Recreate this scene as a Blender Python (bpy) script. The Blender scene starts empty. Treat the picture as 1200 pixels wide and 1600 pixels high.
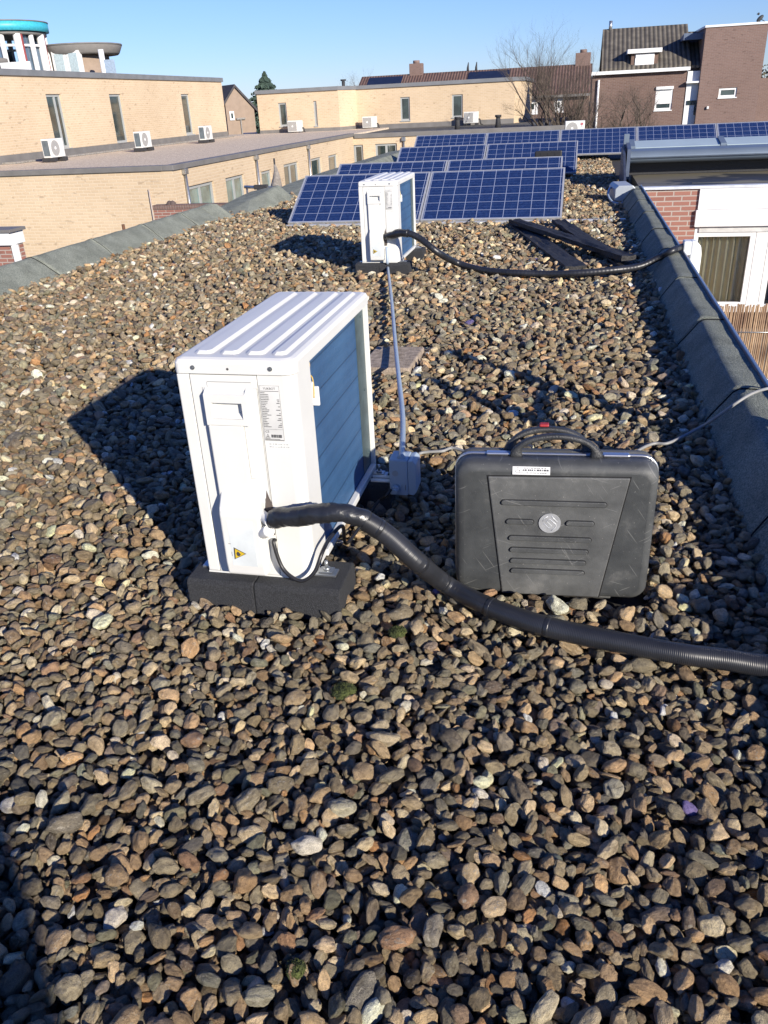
import bpy, bmesh, math, random
import numpy as np
from mathutils import Vector, Matrix, noise as mnoise
random.seed(7)
S = bpy.context.scene
COL = S.collection
PI = math.pi
def rad(a): return math.radians(a)

# ------------------------------------------------------------------ camera
H = 1.30
RW = Matrix(((0.9756826, 0.05813246, -0.2113388), (0.21443642, -0.45283608, 0.86542273), (-0.04539269, -0.88969664, -0.45429)))  # image axes -> world
cam_d = bpy.data.cameras.new('camera'); cam = bpy.data.objects.new('camera', cam_d); COL.objects.link(cam)
cam_d.sensor_fit = 'VERTICAL'; cam_d.sensor_height = 24.0; cam_d.lens = 24.0 * 1251 / 1600
cam_d.clip_start = 0.05; cam_d.clip_end = 2000
c0 = RW @ Vector((1, 0, 0)); c1 = RW @ Vector((0, -1, 0)); c2 = RW @ Vector((0, 0, -1))
M4 = Matrix.Identity(4)
for i in range(3):
    M4[i][0] = c0[i]; M4[i][1] = c1[i]; M4[i][2] = c2[i]
M4[2][3] = H
cam.matrix_world = M4
S.camera = cam
S.render.resolution_x = 768; S.render.resolution_y = 1024

# ------------------------------------------------------------------ sky + sun
SUN_EL = 20.7; SUN_AZ = 135.0        # azimuth from +Y clockwise (towards +X)
w = bpy.data.worlds.new("World"); S.world = w; w.use_nodes = True
nt = w.node_tree; nt.nodes.clear()
sky = nt.nodes.new('ShaderNodeTexSky'); sky.sky_type = 'NISHITA'; sky.sun_disc = False
sky.sun_elevation = rad(SUN_EL); sky.sun_rotation = rad(SUN_AZ)
sky.air_density = 1.0; sky.dust_density = 0.0; sky.ozone_density = 4.0
bg = nt.nodes.new("ShaderNodeBackground"); bg.inputs[1].default_value = 0.085
wo = nt.nodes.new('ShaderNodeOutputWorld')
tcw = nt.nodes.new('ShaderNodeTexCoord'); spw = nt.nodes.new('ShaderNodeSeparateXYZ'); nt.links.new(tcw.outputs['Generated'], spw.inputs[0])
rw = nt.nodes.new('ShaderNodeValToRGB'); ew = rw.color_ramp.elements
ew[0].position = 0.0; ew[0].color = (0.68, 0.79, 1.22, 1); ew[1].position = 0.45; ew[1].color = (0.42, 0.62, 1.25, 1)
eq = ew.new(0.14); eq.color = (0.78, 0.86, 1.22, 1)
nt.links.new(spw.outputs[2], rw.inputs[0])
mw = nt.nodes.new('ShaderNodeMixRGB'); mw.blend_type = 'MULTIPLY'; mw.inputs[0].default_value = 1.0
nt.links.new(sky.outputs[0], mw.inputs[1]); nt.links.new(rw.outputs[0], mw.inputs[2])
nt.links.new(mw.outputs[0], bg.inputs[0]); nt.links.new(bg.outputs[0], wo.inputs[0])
sd = bpy.data.lights.new('sun', 'SUN'); sun = bpy.data.objects.new('sun', sd); COL.objects.link(sun)
sd.energy = 5.0; sd.angle = rad(0.53); sd.color = (1.0, 0.92, 0.80)
ts = Vector((math.sin(rad(SUN_AZ)) * math.cos(rad(SUN_EL)), math.cos(rad(SUN_AZ)) * math.cos(rad(SUN_EL)), math.sin(rad(SUN_EL))))
sun.rotation_euler = ts.to_track_quat('Z', 'Y').to_euler()
S.view_settings.view_transform = 'Standard'; S.view_settings.look = 'None'
S.view_settings.exposure = 0.5; S.view_settings.gamma = 1.0; S.view_settings.use_curve_mapping = False
S.render.engine = 'CYCLES'

# ------------------------------------------------------------------ point helpers (photo pixel on a world plane)
def _ray(x, y): return RW @ Vector((x - 600, y - 800, 1251))
def onz(x, y, z=0.0):
    d = _ray(x, y); t = (z - H) / d.z; return Vector((d.x * t, d.y * t, z))
def ony(x, y, Y):
    d = _ray(x, y); t = Y / d.y; return Vector((d.x * t, Y, H + d.z * t))
def onx(x, y, X):
    d = _ray(x, y); t = X / d.x; return Vector((X, d.y * t, H + d.z * t))

# ------------------------------------------------------------------ materials
MATS = {}
def nodes_of(m): return m.node_tree.nodes, m.node_tree.links
def ramp(n, stops):
    r = n.new('ShaderNodeValToRGB'); e = r.color_ramp.elements
    while len(e) < len(stops): e.new(0.5)
    for i, (p, c) in enumerate(stops):
        e[i].position = p; e[i].color = (c[0], c[1], c[2], 1)
    return r
def mat(name, c, rough=0.6, metal=0.0, var=0.12, vs=8.0, bump=0.0, bs=60.0, c2=None, spec=0.5, coat=0.0, thr=(0.35, 0.65)):
    """principled surface with soft colour variation (towards c2) and fine bump"""
    if name in MATS: return MATS[name]
    m = bpy.data.materials.new(name); m.use_nodes = True; n, l = nodes_of(m)
    b = n['Principled BSDF']; b.inputs['Roughness'].default_value = rough; b.inputs['Metallic'].default_value = metal
    b.inputs['Specular IOR Level'].default_value = spec
    if coat: b.inputs['Coat Weight'].default_value = coat
    tc = n.new('ShaderNodeTexCoord')
    nz = n.new('ShaderNodeTexNoise'); nz.inputs['Scale'].default_value = vs; nz.inputs['Detail'].default_value = 6
    l.new(tc.outputs['Object'], nz.inputs['Vector'])
    cc = c2 or tuple(max(0, x * (1 - var * 2)) for x in c)
    r = ramp(n, [(thr[0], cc), (thr[1], c)])
    l.new(nz.outputs['Fac'], r.inputs['Fac']); l.new(r.outputs['Color'], b.inputs['Base Color'])
    if bump:
        nb = n.new('ShaderNodeTexNoise'); nb.inputs['Scale'].default_value = bs; nb.inputs['Detail'].default_value = 4
        l.new(tc.outputs['Object'], nb.inputs['Vector'])
        bp = n.new('ShaderNodeBump'); bp.inputs['Strength'].default_value = bump; bp.inputs['Distance'].default_value = 0.01
        l.new(nb.outputs['Fac'], bp.inputs['Height']); l.new(bp.outputs['Normal'], b.inputs['Normal'])
    MATS[name] = m; return m
def brick_mat(name, ca, cb, mortar, bw=0.22, bh=0.062, ms=0.010, rough=0.85, dark=None, darkamt=0.04):
    m = bpy.data.materials.new(name); m.use_nodes = True; n, l = nodes_of(m); b = n['Principled BSDF']
    b.inputs['Roughness'].default_value = rough; b.inputs['Specular IOR Level'].default_value = 0.2
    tc = n.new('ShaderNodeTexCoord'); sp = n.new('ShaderNodeSeparateXYZ'); l.new(tc.outputs['Object'], sp.inputs[0])
    ad = n.new('ShaderNodeMath'); ad.operation = 'ADD'; l.new(sp.outputs[0], ad.inputs[0]); l.new(sp.outputs[1], ad.inputs[1])
    cb_ = n.new('ShaderNodeCombineXYZ'); l.new(ad.outputs[0], cb_.inputs[0]); l.new(sp.outputs[2], cb_.inputs[1])
    br = n.new('ShaderNodeTexBrick'); br.inputs['Scale'].default_value = 1.0
    br.inputs['Brick Width'].default_value = bw; br.inputs['Row Height'].default_value = bh; br.inputs['Mortar Size'].default_value = ms
    br.inputs['Mortar Smooth'].default_value = 0.3; br.inputs['Bias'].default_value = -0.2
    br.inputs['Color1'].default_value = (*ca, 1); br.inputs['Color2'].default_value = (*cb, 1); br.inputs['Mortar'].default_value = (*mortar, 1)
    l.new(cb_.outputs[0], br.inputs['Vector'])
    # odd dark bricks: noise sampled on the brick lattice
    mp = n.new('ShaderNodeVectorMath'); mp.operation = 'MULTIPLY'; mp.inputs[1].default_value = (1 / bw / 1.3, 1 / bh / 1.6, 1)
    l.new(cb_.outputs[0], mp.inputs[0])
    nz = n.new('ShaderNodeTexNoise'); nz.inputs['Scale'].default_value = 0.9; nz.inputs['Detail'].default_value = 2; l.new(mp.outputs[0], nz.inputs['Vector'])
    r = ramp(n, [(0.60 + darkamt, (0, 0, 0)), (0.68 + darkamt, (0.6, 0.6, 0.6))]); l.new(nz.outputs['Fac'], r.inputs['Fac'])
    mx = n.new('ShaderNodeMixRGB'); l.new(r.outputs['Color'], mx.inputs[0]); l.new(br.outputs['Color'], mx.inputs[1])
    d = dark or tuple(x * 0.45 for x in ca); mx.inputs[2].default_value = (*d, 1)
    n2 = n.new('ShaderNodeTexNoise'); n2.inputs['Scale'].default_value = 0.35; n2.inputs['Detail'].default_value = 5; l.new(tc.outputs['Object'], n2.inputs['Vector'])
    r2 = ramp(n, [(0.3, (0.86, 0.84, 0.82)), (0.7, (1, 1, 1))]); l.new(n2.outputs['Fac'], r2.inputs['Fac'])
    m2 = n.new('ShaderNodeMixRGB'); m2.blend_type = 'MULTIPLY'; m2.inputs[0].default_value = 1
    l.new(mx.outputs[0], m2.inputs[1]); l.new(r2.outputs['Color'], m2.inputs[2]); l.new(m2.outputs[0], b.inputs['Base Color'])
    bp = n.new('ShaderNodeBump'); bp.inputs['Strength'].default_value = 0.5; bp.inputs['Distance'].default_value = 0.008; bp.invert = True
    l.new(br.outputs['Fac'], bp.inputs['Height']); l.new(bp.outputs['Normal'], b.inputs['Normal'])
    MATS[name] = m; return m
def glass_mat(name, c, rough=0.06):
    m = mat(name, c, rough, 0.0, 0.35, 1.5, spec=1.0, coat=0.6); return m

white = mat('white_paint', (0.70, 0.70, 0.67), 0.42, 0, 0.03, 5, 0.02, 300)
whiteB = mat('white_plastic', (0.78, 0.79, 0.77), 0.3, 0, 0.02, 5)
fascia = mat('white_fascia', (0.80, 0.80, 0.79), 0.45, 0, 0.03, 2)
greyseam = mat('dark_gap', (0.05, 0.05, 0.05), 0.8)
black = mat('black_rubber', (0.018, 0.018, 0.020), 0.75, 0, 0.3, 120, 0.5, 500, c2=(0.05, 0.05, 0.055))
bfoam = mat('granulated_rubber', (0.022, 0.023, 0.026), 0.85, 0, 0.3, 260, 0.8, 380, c2=(0.055, 0.058, 0.064), thr=(0.3, 0.6))
cable_m = mat('black_cable', (0.02, 0.02, 0.023), 0.4, 0, 0.2, 30)
grey_pvc = mat('grey_pvc', (0.36, 0.44, 0.53), 0.35, 0, 0.05, 6)
greycable = mat('grey_cable', (0.30, 0.30, 0.29), 0.5, 0, 0.1, 20)
galv = mat('galvanised_steel', (0.52, 0.54, 0.55), 0.35, 0.85, 0.15, 25)
galvd = mat('dull_galvanised', (0.085, 0.125, 0.135), 0.5, 0.2, 0.15, 18)
alu = mat('aluminium', (0.70, 0.71, 0.72), 0.32, 0.9, 0.06, 12)
aluF = mat('panel_frame_aluminium', (0.62, 0.63, 0.64), 0.4, 0.5, 0.06, 12)
zinc = mat('zinc_trim', (0.22, 0.23, 0.24), 0.5, 0.2, 0.08, 2)
zincD = mat('dark_roof_edge', (0.21, 0.20, 0.19), 0.6, 0.1, 0.1, 2)
bit = mat('bitumen_granules', (0.40, 0.42, 0.35), 0.95, 0, 0.2, 150, 1.0, 200, c2=(0.13, 0.148, 0.13), spec=0.1, thr=(0.30, 0.66))
def _patch(m, scale, lo):
    n, l = nodes_of(m); b = n['Principled BSDF']; src = b.inputs['Base Color'].links[0].from_socket
    tc = n.new('ShaderNodeTexCoord'); nz = n.new('ShaderNodeTexNoise'); nz.inputs['Scale'].default_value = scale; nz.inputs['Detail'].default_value = 7; nz.inputs['Roughness'].default_value = .65
    l.new(tc.outputs['Object'], nz.inputs['Vector']); r = ramp(n, [(0.36, (lo, lo, lo)), (0.6, (1, 1, 1))]); l.new(nz.outputs['Fac'], r.inputs['Fac'])
    mx = n.new('ShaderNodeMixRGB'); mx.blend_type = 'MULTIPLY'; mx.inputs[0].default_value = 1; l.new(src, mx.inputs[1]); l.new(r.outputs['Color'], mx.inputs[2]); l.new(mx.outputs[0], b.inputs['Base Color'])
_patch(bit, 5.0, 0.72)
bitseam = mat('bitumen_seam', (0.02, 0.021, 0.023), 1.0, spec=0.0)
bitB = mat('old_roofing_felt', (0.13, 0.13, 0.11), 0.85, 0, 0.2, 2.2, 0.2, 60, c2=(0.06, 0.065, 0.07))
deckm = mat('roof_membrane', (0.045, 0.04, 0.035), 0.95, 0, 0.3, 30)
rgrav = mat('fine_roof_gravel', (0.82, 0.71, 0.56), 1.0, 0, 0.3, 22, 1.0, 30, c2=(0.45, 0.36, 0.28), spec=0.0)
ybrick = brick_mat('yellow_brick', (0.63, 0.495, 0.34), (0.57, 0.44, 0.295), (0.66, 0.55, 0.405), 0.25, 0.085, 0.012, dark=(0.34, 0.25, 0.17), darkamt=0.03)
rbrick = brick_mat('red_brick', (0.34, 0.165, 0.13), (0.27, 0.125, 0.10), (0.43, 0.37, 0.33), 0.22, 0.064, 0.010)
bbrick = brick_mat('brown_brick', (0.195, 0.128, 0.105), (0.16, 0.10, 0.085), (0.24, 0.19, 0.17), 0.23, 0.07, 0.010)
mbrick = brick_mat('mauve_brick', (0.225, 0.152, 0.13), (0.19, 0.128, 0.11), (0.26, 0.205, 0.185), 0.23, 0.07, 0.009)
pane = glass_mat('window_glass', (0.05, 0.075, 0.075))
paneL = glass_mat('bright_window_glass', (0.16, 0.26, 0.25))
framem = mat('grey_window_frame', (0.36, 0.38, 0.38), 0.4, 0, 0.03, 3)
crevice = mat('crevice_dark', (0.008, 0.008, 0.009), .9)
conc = mat('concrete', (0.34, 0.32, 0.29), 0.9, 0, 0.2, 14, 0.3, 80)
stucco = mat('taupe_render', (0.33, 0.25, 0.19), 0.9, 0, 0.06, 3, 0.2, 60)
stuccog = mat('grey_render', (0.23, 0.215, 0.20), 0.85, 0, 0.05, 3)

# ------------------------------------------------------------------ mesh helpers
def tag(o, label=None, cat=None, group=None, kind=None):
    if label: o['label'] = label
    if cat: o['category'] = cat
    if group: o['group'] = group
    if kind: o['kind'] = kind
    return o
def empty(name, label, cat, loc=(0, 0, 0), rz=0, group=None):
    o = bpy.data.objects.new(name, None); COL.objects.link(o); o.location = loc; o.rotation_euler = (0, 0, rz)
    o.empty_display_size = 0.1
    return tag(o, label, cat, group)
def obj(name, bm, m, parent=None, smooth=False):
    me = bpy.data.meshes.new(name)
    bm.normal_update(); bm.to_mesh(me); bm.free()
    for mm in (m if isinstance(m, (list, tuple)) else [m]): me.materials.append(mm)
    if smooth:
        me.polygons.foreach_set('use_smooth', [True] * len(me.polygons))
    o = bpy.data.objects.new(name, me); COL.objects.link(o)
    if parent: o.parent = parent
    return o
def B(): return bmesh.new()
def box(bm, lo, hi, bev=0.0, seg=2, mi=0):
    t = bmesh.new(); bmesh.ops.create_cube(t, size=1)
    for v in t.verts:
        v.co = Vector([lo[i] + (v.co[i] + 0.5) * (hi[i] - lo[i]) for i in range(3)])
    if bev: bmesh.ops.bevel(t, geom=list(t.edges), offset=bev, segments=seg, affect='EDGES', profile=0.5)
    merge(bm, t, mi)
def merge(bm, t, mi=0, M=None):
    vs = [bm.verts.new(M @ v.co if M else v.co) for v in t.verts]
    t.verts.index_update()
    for f in t.faces:
        nf = bm.faces.new([vs[v.index] for v in f.verts]); nf.material_index = mi; nf.smooth = f.smooth
    t.free()
def prism(bm, pts, axis, a, b, bev=0.0, mi=0, seg=2):
    """polygon pts (2D) extruded along axis from a to b"""
    t = bmesh.new()
    def P(p, h):
        if axis == 'x': return Vector((h, p[0], p[1]))
        if axis == 'y': return Vector((p[0], h, p[1]))
        return Vector((p[0], p[1], h))
    v0 = [t.verts.new(P(p, a)) for p in pts]; v1 = [t.verts.new(P(p, b)) for p in pts]
    t.faces.new(v0); t.faces.new(list(reversed(v1)))
    k = len(pts)
    for i in range(k): t.faces.new([v0[(i + 1) % k], v0[i], v1[i], v1[(i + 1) % k]])
    bmesh.ops.recalc_face_normals(t, faces=t.faces)
    if bev: bmesh.ops.bevel(t, geom=list(t.edges), offset=bev, segments=seg, affect='EDGES', profile=0.5)
    merge(bm, t, mi)
def smooth_path(pts, n=8):
    pts = [Vector(p) for p in pts]; out = []
    P = [pts[0] * 2 - pts[1]] + pts + [pts[-1] * 2 - pts[-2]]
    for i in range(1, len(P) - 2):
        for k in range(n):
            t = k / n
            a, b, c, d = P[i - 1], P[i], P[i + 1], P[i + 2]
            out.append(0.5 * ((2 * b) + (c - a) * t + (2 * a - 5 * b + 4 * c - d) * t * t + (3 * b - a - 3 * c + d) * t ** 3))
    out.append(pts[-1]); return out
def tube(bm, pts, r, sides=12, caps=True, mi=0, prof=None):
    """swept tube; r number or list; prof(i)->radius multiplier"""
    pts = [Vector(p) for p in pts]; n = len(pts); rings = []
    up = Vector((0, 0, 1)); t0 = (pts[1] - pts[0]).normalized()
    if abs(t0.dot(up)) > 0.95: up = Vector((1, 0, 0))
    x = t0.cross(up).normalized()
    for i, p in enumerate(pts):
        t = (pts[min(i + 1, n - 1)] - pts[max(i - 1, 0)]).normalized()
        x = (x - t * x.dot(t)).normalized(); y = t.cross(x)
        rr = r[i] if isinstance(r, (list, tuple)) else r
        if prof: rr *= prof(i)
        rings.append([bm.verts.new(p + (x * math.cos(a) + y * math.sin(a)) * rr) for a in [2 * PI * k / sides for k in range(sides)]])
    for i in range(n - 1):
        for k in range(sides):
            f = bm.faces.new([rings[i][k], rings[i][(k + 1) % sides], rings[i + 1][(k + 1) % sides], rings[i + 1][k]]); f.smooth = True; f.material_index = mi
    if caps:
        f = bm.faces.new(list(reversed(rings[0]))); f.material_index = mi
        f = bm.faces.new(rings[-1]); f.material_index = mi
def cyl(bm, a, b, r, sides=16, mi=0): tube(bm, [a, b], r, sides, True, mi)
def text_mesh(s, size, thick=0.0002):
    cu = bpy.data.curves.new('t', 'FONT'); cu.body = s; cu.size = size; cu.align_x = 'CENTER'; cu.align_y = 'CENTER'; cu.extrude = thick
    o = bpy.data.objects.new('t', cu); COL.objects.link(o); dg = bpy.context.evaluated_depsgraph_get(); dg.update()
    me = bpy.data.meshes.new_from_object(o.evaluated_get(dg)); bpy.data.objects.remove(o)
    t = bmesh.new(); t.from_mesh(me); bpy.data.meshes.remove(me); return t
def dup(root, loc, rz=None):
    r = root.copy(); COL.objects.link(r); r.location = loc
    if rz is not None: r.rotation_euler = (0, 0, rz)
    for ch in list(root.children):
        c = ch.copy(); COL.objects.link(c); c.parent = r
        for g in list(ch.children):
            d = g.copy(); COL.objects.link(d); d.parent = c
    return r
class Face:
    """a wall plane: origin O, horizontal direction u, outward normal n"""
    def __init__(s, O, u, n): s.O = Vector(O); s.u = Vector(u).normalized(); s.n = Vector(n).normalized()
    def P(s, a, z, d=0.0): return Vector((s.O.x, s.O.y, 0)) + s.u * a + Vector((0, 0, z)) + s.n * d
    def quad(s, bm, a0, a1, z0, z1, d=0.0, mi=0):
        f = bm.faces.new([bm.verts.new(s.P(a0, z0, d)), bm.verts.new(s.P(a1, z0, d)), bm.verts.new(s.P(a1, z1, d)), bm.verts.new(s.P(a0, z1, d))]); f.material_index = mi; return f
    def block(s, bm, a0, a1, z0, z1, d0, d1, mi=0):
        t = bmesh.new(); bmesh.ops.create_cube(t, size=1)
        for v in t.verts: v.co = s.P(a0 + (v.co.x + .5) * (a1 - a0), z0 + (v.co.z + .5) * (z1 - z0), d0 + (v.co.y + .5) * (d1 - d0))
        bmesh.ops.recalc_face_normals(t, faces=t.faces); merge(bm, t, mi)
    def wall(s, bm, a0, a1, z0, z1, holes=(), depth=0.1, mi=0):
        us = sorted({a0, a1, *[h[0] for h in holes], *[h[1] for h in holes]}); zs = sorted({z0, z1, *[h[2] for h in holes], *[h[3] for h in holes]})
        for i in range(len(us) - 1):
            for j in range(len(zs) - 1):
                cu, cz = (us[i] + us[i + 1]) / 2, (zs[j] + zs[j + 1]) / 2
                if any(h[0] < cu < h[1] and h[2] < cz < h[3] for h in holes): continue
                s.quad(bm, us[i], us[i + 1], zs[j], zs[j + 1], 0, mi)
        for h in holes:
            c = [(h[0], h[2]), (h[1], h[2]), (h[1], h[3]), (h[0], h[3])]
            for k in range(4):
                p, q = c[k], c[(k + 1) % 4]
                f = bm.faces.new([bm.verts.new(s.P(p[0], p[1], 0)), bm.verts.new(s.P(q[0], q[1], 0)), bm.verts.new(s.P(q[0], q[1], -depth)), bm.verts.new(s.P(p[0], p[1], -depth))]); f.material_index = mi
    def window(s, parent, h, depth=0.09, fw=0.07, mull=(), fm=None, pm=None, sill=True, name='window'):
        """frame ring set back in the opening, pane and sill as its sub-parts"""
        a0, a1, z0, z1 = h; b = bmesh.new()
        for r in ((a0, a0 + fw, z0, z1), (a1 - fw, a1, z0, z1), (a0 + fw, a1 - fw, z0, z0 + fw), (a0 + fw, a1 - fw, z1 - fw, z1)): s.block(b, *r, -depth, -depth + 0.05)
        for m in mull:
            x = a0 + (a1 - a0) * m; s.block(b, x - fw * 0.55, x + fw * 0.55, z0 + fw, z1 - fw, -depth, -depth + 0.048)
        o = obj(name, b, fm or framem, parent)
        b = bmesh.new(); s.block(b, a0 + fw, a1 - fw, z0 + fw, z1 - fw, -depth - 0.02, -depth + 0.012); obj('pane', b, pm or pane, o)
        if sill:
            b = bmesh.new(); s.block(b, a0 - 0.03, a1 + 0.03, z0 - 0.05, z0 - 0.002, -depth, 0.05); obj('sill', b, fm or framem, o)
        return o

# ================================================================== SETTING
bm = B(); box(bm, (-400, -200, -3.2), (400, 900, -3.0)); g_ = obj('ground', bm, mat('ground_soil', (0.16, 0.15, 0.11), 0.95, 0, 0.3, 0.15, c2=(0.07, 0.09, 0.04))); tag(g_, kind='structure')
bm = B()
box(bm, (-4.82, -1.6, -0.30), (0.66, 12.2, -0.055))
box(bm, (-4.82, 12.2, -0.30), (0.66, 33.0, -0.055))
box(bm, (0.66, 15.4, -0.30), (12.0, 33.0, -0.055))
tag(obj('roof_deck', bm, deckm), kind='structure')

# own building below the roof
ob = empty('terraced_house', 'red brick house whose flat gravel roof carries the two white heat pump units', 'building', (0, 0, 0))
bm = B(); box(bm, (-5.18, -1.7, -3.0), (0.83, 12.05, -0.31)); box(bm, (-5.0, 12.1, -3.0), (0.82, 33.1, -0.31)); obj('wall', bm, rbrick, ob)

# ---------------------------------------------------------------- gravel
def gravel_points():
    rng = np.random.default_rng(11)
    excl = [(-1.06, -0.60, 1.815, 1.99), (-1.06, -0.60, 2.515, 2.69), (-0.30, 0.27, 1.99, 2.15), (-1.84, -1.37, 6.83, 7.0), (-1.84, -1.37, 7.52, 7.7), (-1.13, -0.80, 4.08, 4.56)]
    zones = [(-1.9, 0.70, 0.15, 1.7, 0.0035, 11000), (-2.9, 0.70, 1.7, 3.4, 0.005, 8500), (-4.85, 0.66, 3.4, 6.5, 0.008, 4600), (-4.85, 0.66, 6.5, 10.6, 0.010, 3400), (-4.85, 0.66, 10.6, 16.0, 0.012, 1900), (-1.5, 0.66, 16.0, 22.0, 0.012, 1900)]
    P = []; R = []; SC = []; V = []
    for zi, (x0, x1, y0, y1, g, dens) in enumerate(zones):
        nx = int((x1 - x0) / g) + 1; ny = int((y1 - y0) / g) + 1
        h = np.full((ny, nx), -0.052)
        N = int((x1 - x0) * (y1 - y0) * dens)
        X = rng.uniform(x0, x1, N); Y = rng.uniform(y0, y1, N); yaw = rng.uniform(0, 2 * PI, N)
        a = np.clip(rng.lognormal(math.log(0.0152), 0.42, N), 0.0050, 0.038)
        # small ones first, so the big stones end up on top of the heap
        order = np.argsort(a * rng.uniform(0.45, 1.0, N)); X, Y, yaw, a = X[order], Y[order], yaw[order], a[order]
        bb = a * rng.uniform(0.50, 0.90, N); cc = a * rng.uniform(0.28, 0.60, N)
        ca, sa = np.cos(yaw), np.sin(yaw)
        tmax = -0.004 if zi < 3 else 0.004
        for i in range(N):
            xi, yi = X[i], Y[i]
            # frustum culling, with a metre of margin
            if yi > 2.5 and (xi < -0.62 * yi - 1.2): continue
            skip = False
            for e in excl:
                if e[0] < xi < e[1] and e[2] < yi < e[3]: skip = True; break
            if skip: continue
            A, Bb, Cc = a[i], bb[i], cc[i]; rr = int(A / g) + 1
            cx = int((xi - x0) / g); cy = int((yi - y0) / g)
            xa, xb, ya, yb = max(cx - rr, 0), min(cx + rr + 1, nx), max(cy - rr, 0), min(cy + rr + 1, ny)
            if xb <= xa or yb <= ya: continue
            gx = (np.arange(xa, xb) * g + x0 - xi)[None, :]; gy = (np.arange(ya, yb) * g + y0 - yi)[:, None]
            u = (gx * ca[i] + gy * sa[i]) / A; v = (-gx * sa[i] + gy * ca[i]) / Bb
            q = 1 - u * u - v * v; m = q > 0.02
            if not m.any(): continue
            s = np.sqrt(np.where(m, q, 0)) * Cc; hp = h[ya:yb, xa:xb]
            rest = (hp + s)[m]
            z = 0.52 * rest.max() + 0.48 * rest.mean()
            if z - Cc > tmax: continue
            # slope under the stone gives its tilt
            mm = m.sum()
            if mm > 6:
                GX = np.broadcast_to(gx, hp.shape)[m]; GY = np.broadcast_to(gy, hp.shape)[m]; hz = hp[m]
                sx = float(np.clip(((GX * hz).mean() - GX.mean() * hz.mean()) / (GX.var() + 1e-9), -.7, .7)); sy = float(np.clip(((GY * hz).mean() - GY.mean() * hz.mean()) / (GY.var() + 1e-9), -.7, .7))
            else: sx = sy = 0
            top = z + s
            h[ya:yb, xa:xb] = np.where(m, np.maximum(hp, top), hp)
            P.append((xi, yi, z)); SC.append((A, Bb, Cc))
            tx = math.atan(sy) * 0.8 + rng.normal(0, 0.25); ty = -math.atan(sx) * 0.8 + rng.normal(0, 0.25)
            Mx = Matrix.Rotation(tx, 3, 'X') @ Matrix.Rotation(ty, 3, 'Y') @ Matrix.Rotation(yaw[i], 3, 'Z')
            e = Mx.to_euler(); R.append((e.x, e.y, e.z)); V.append(int(rng.integers(0, 16)))
    return np.array(P, dtype=np.float32), np.array(R, dtype=np.float32), np.array(SC, dtype=np.float32), np.array(V, dtype=np.int32)

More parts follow.
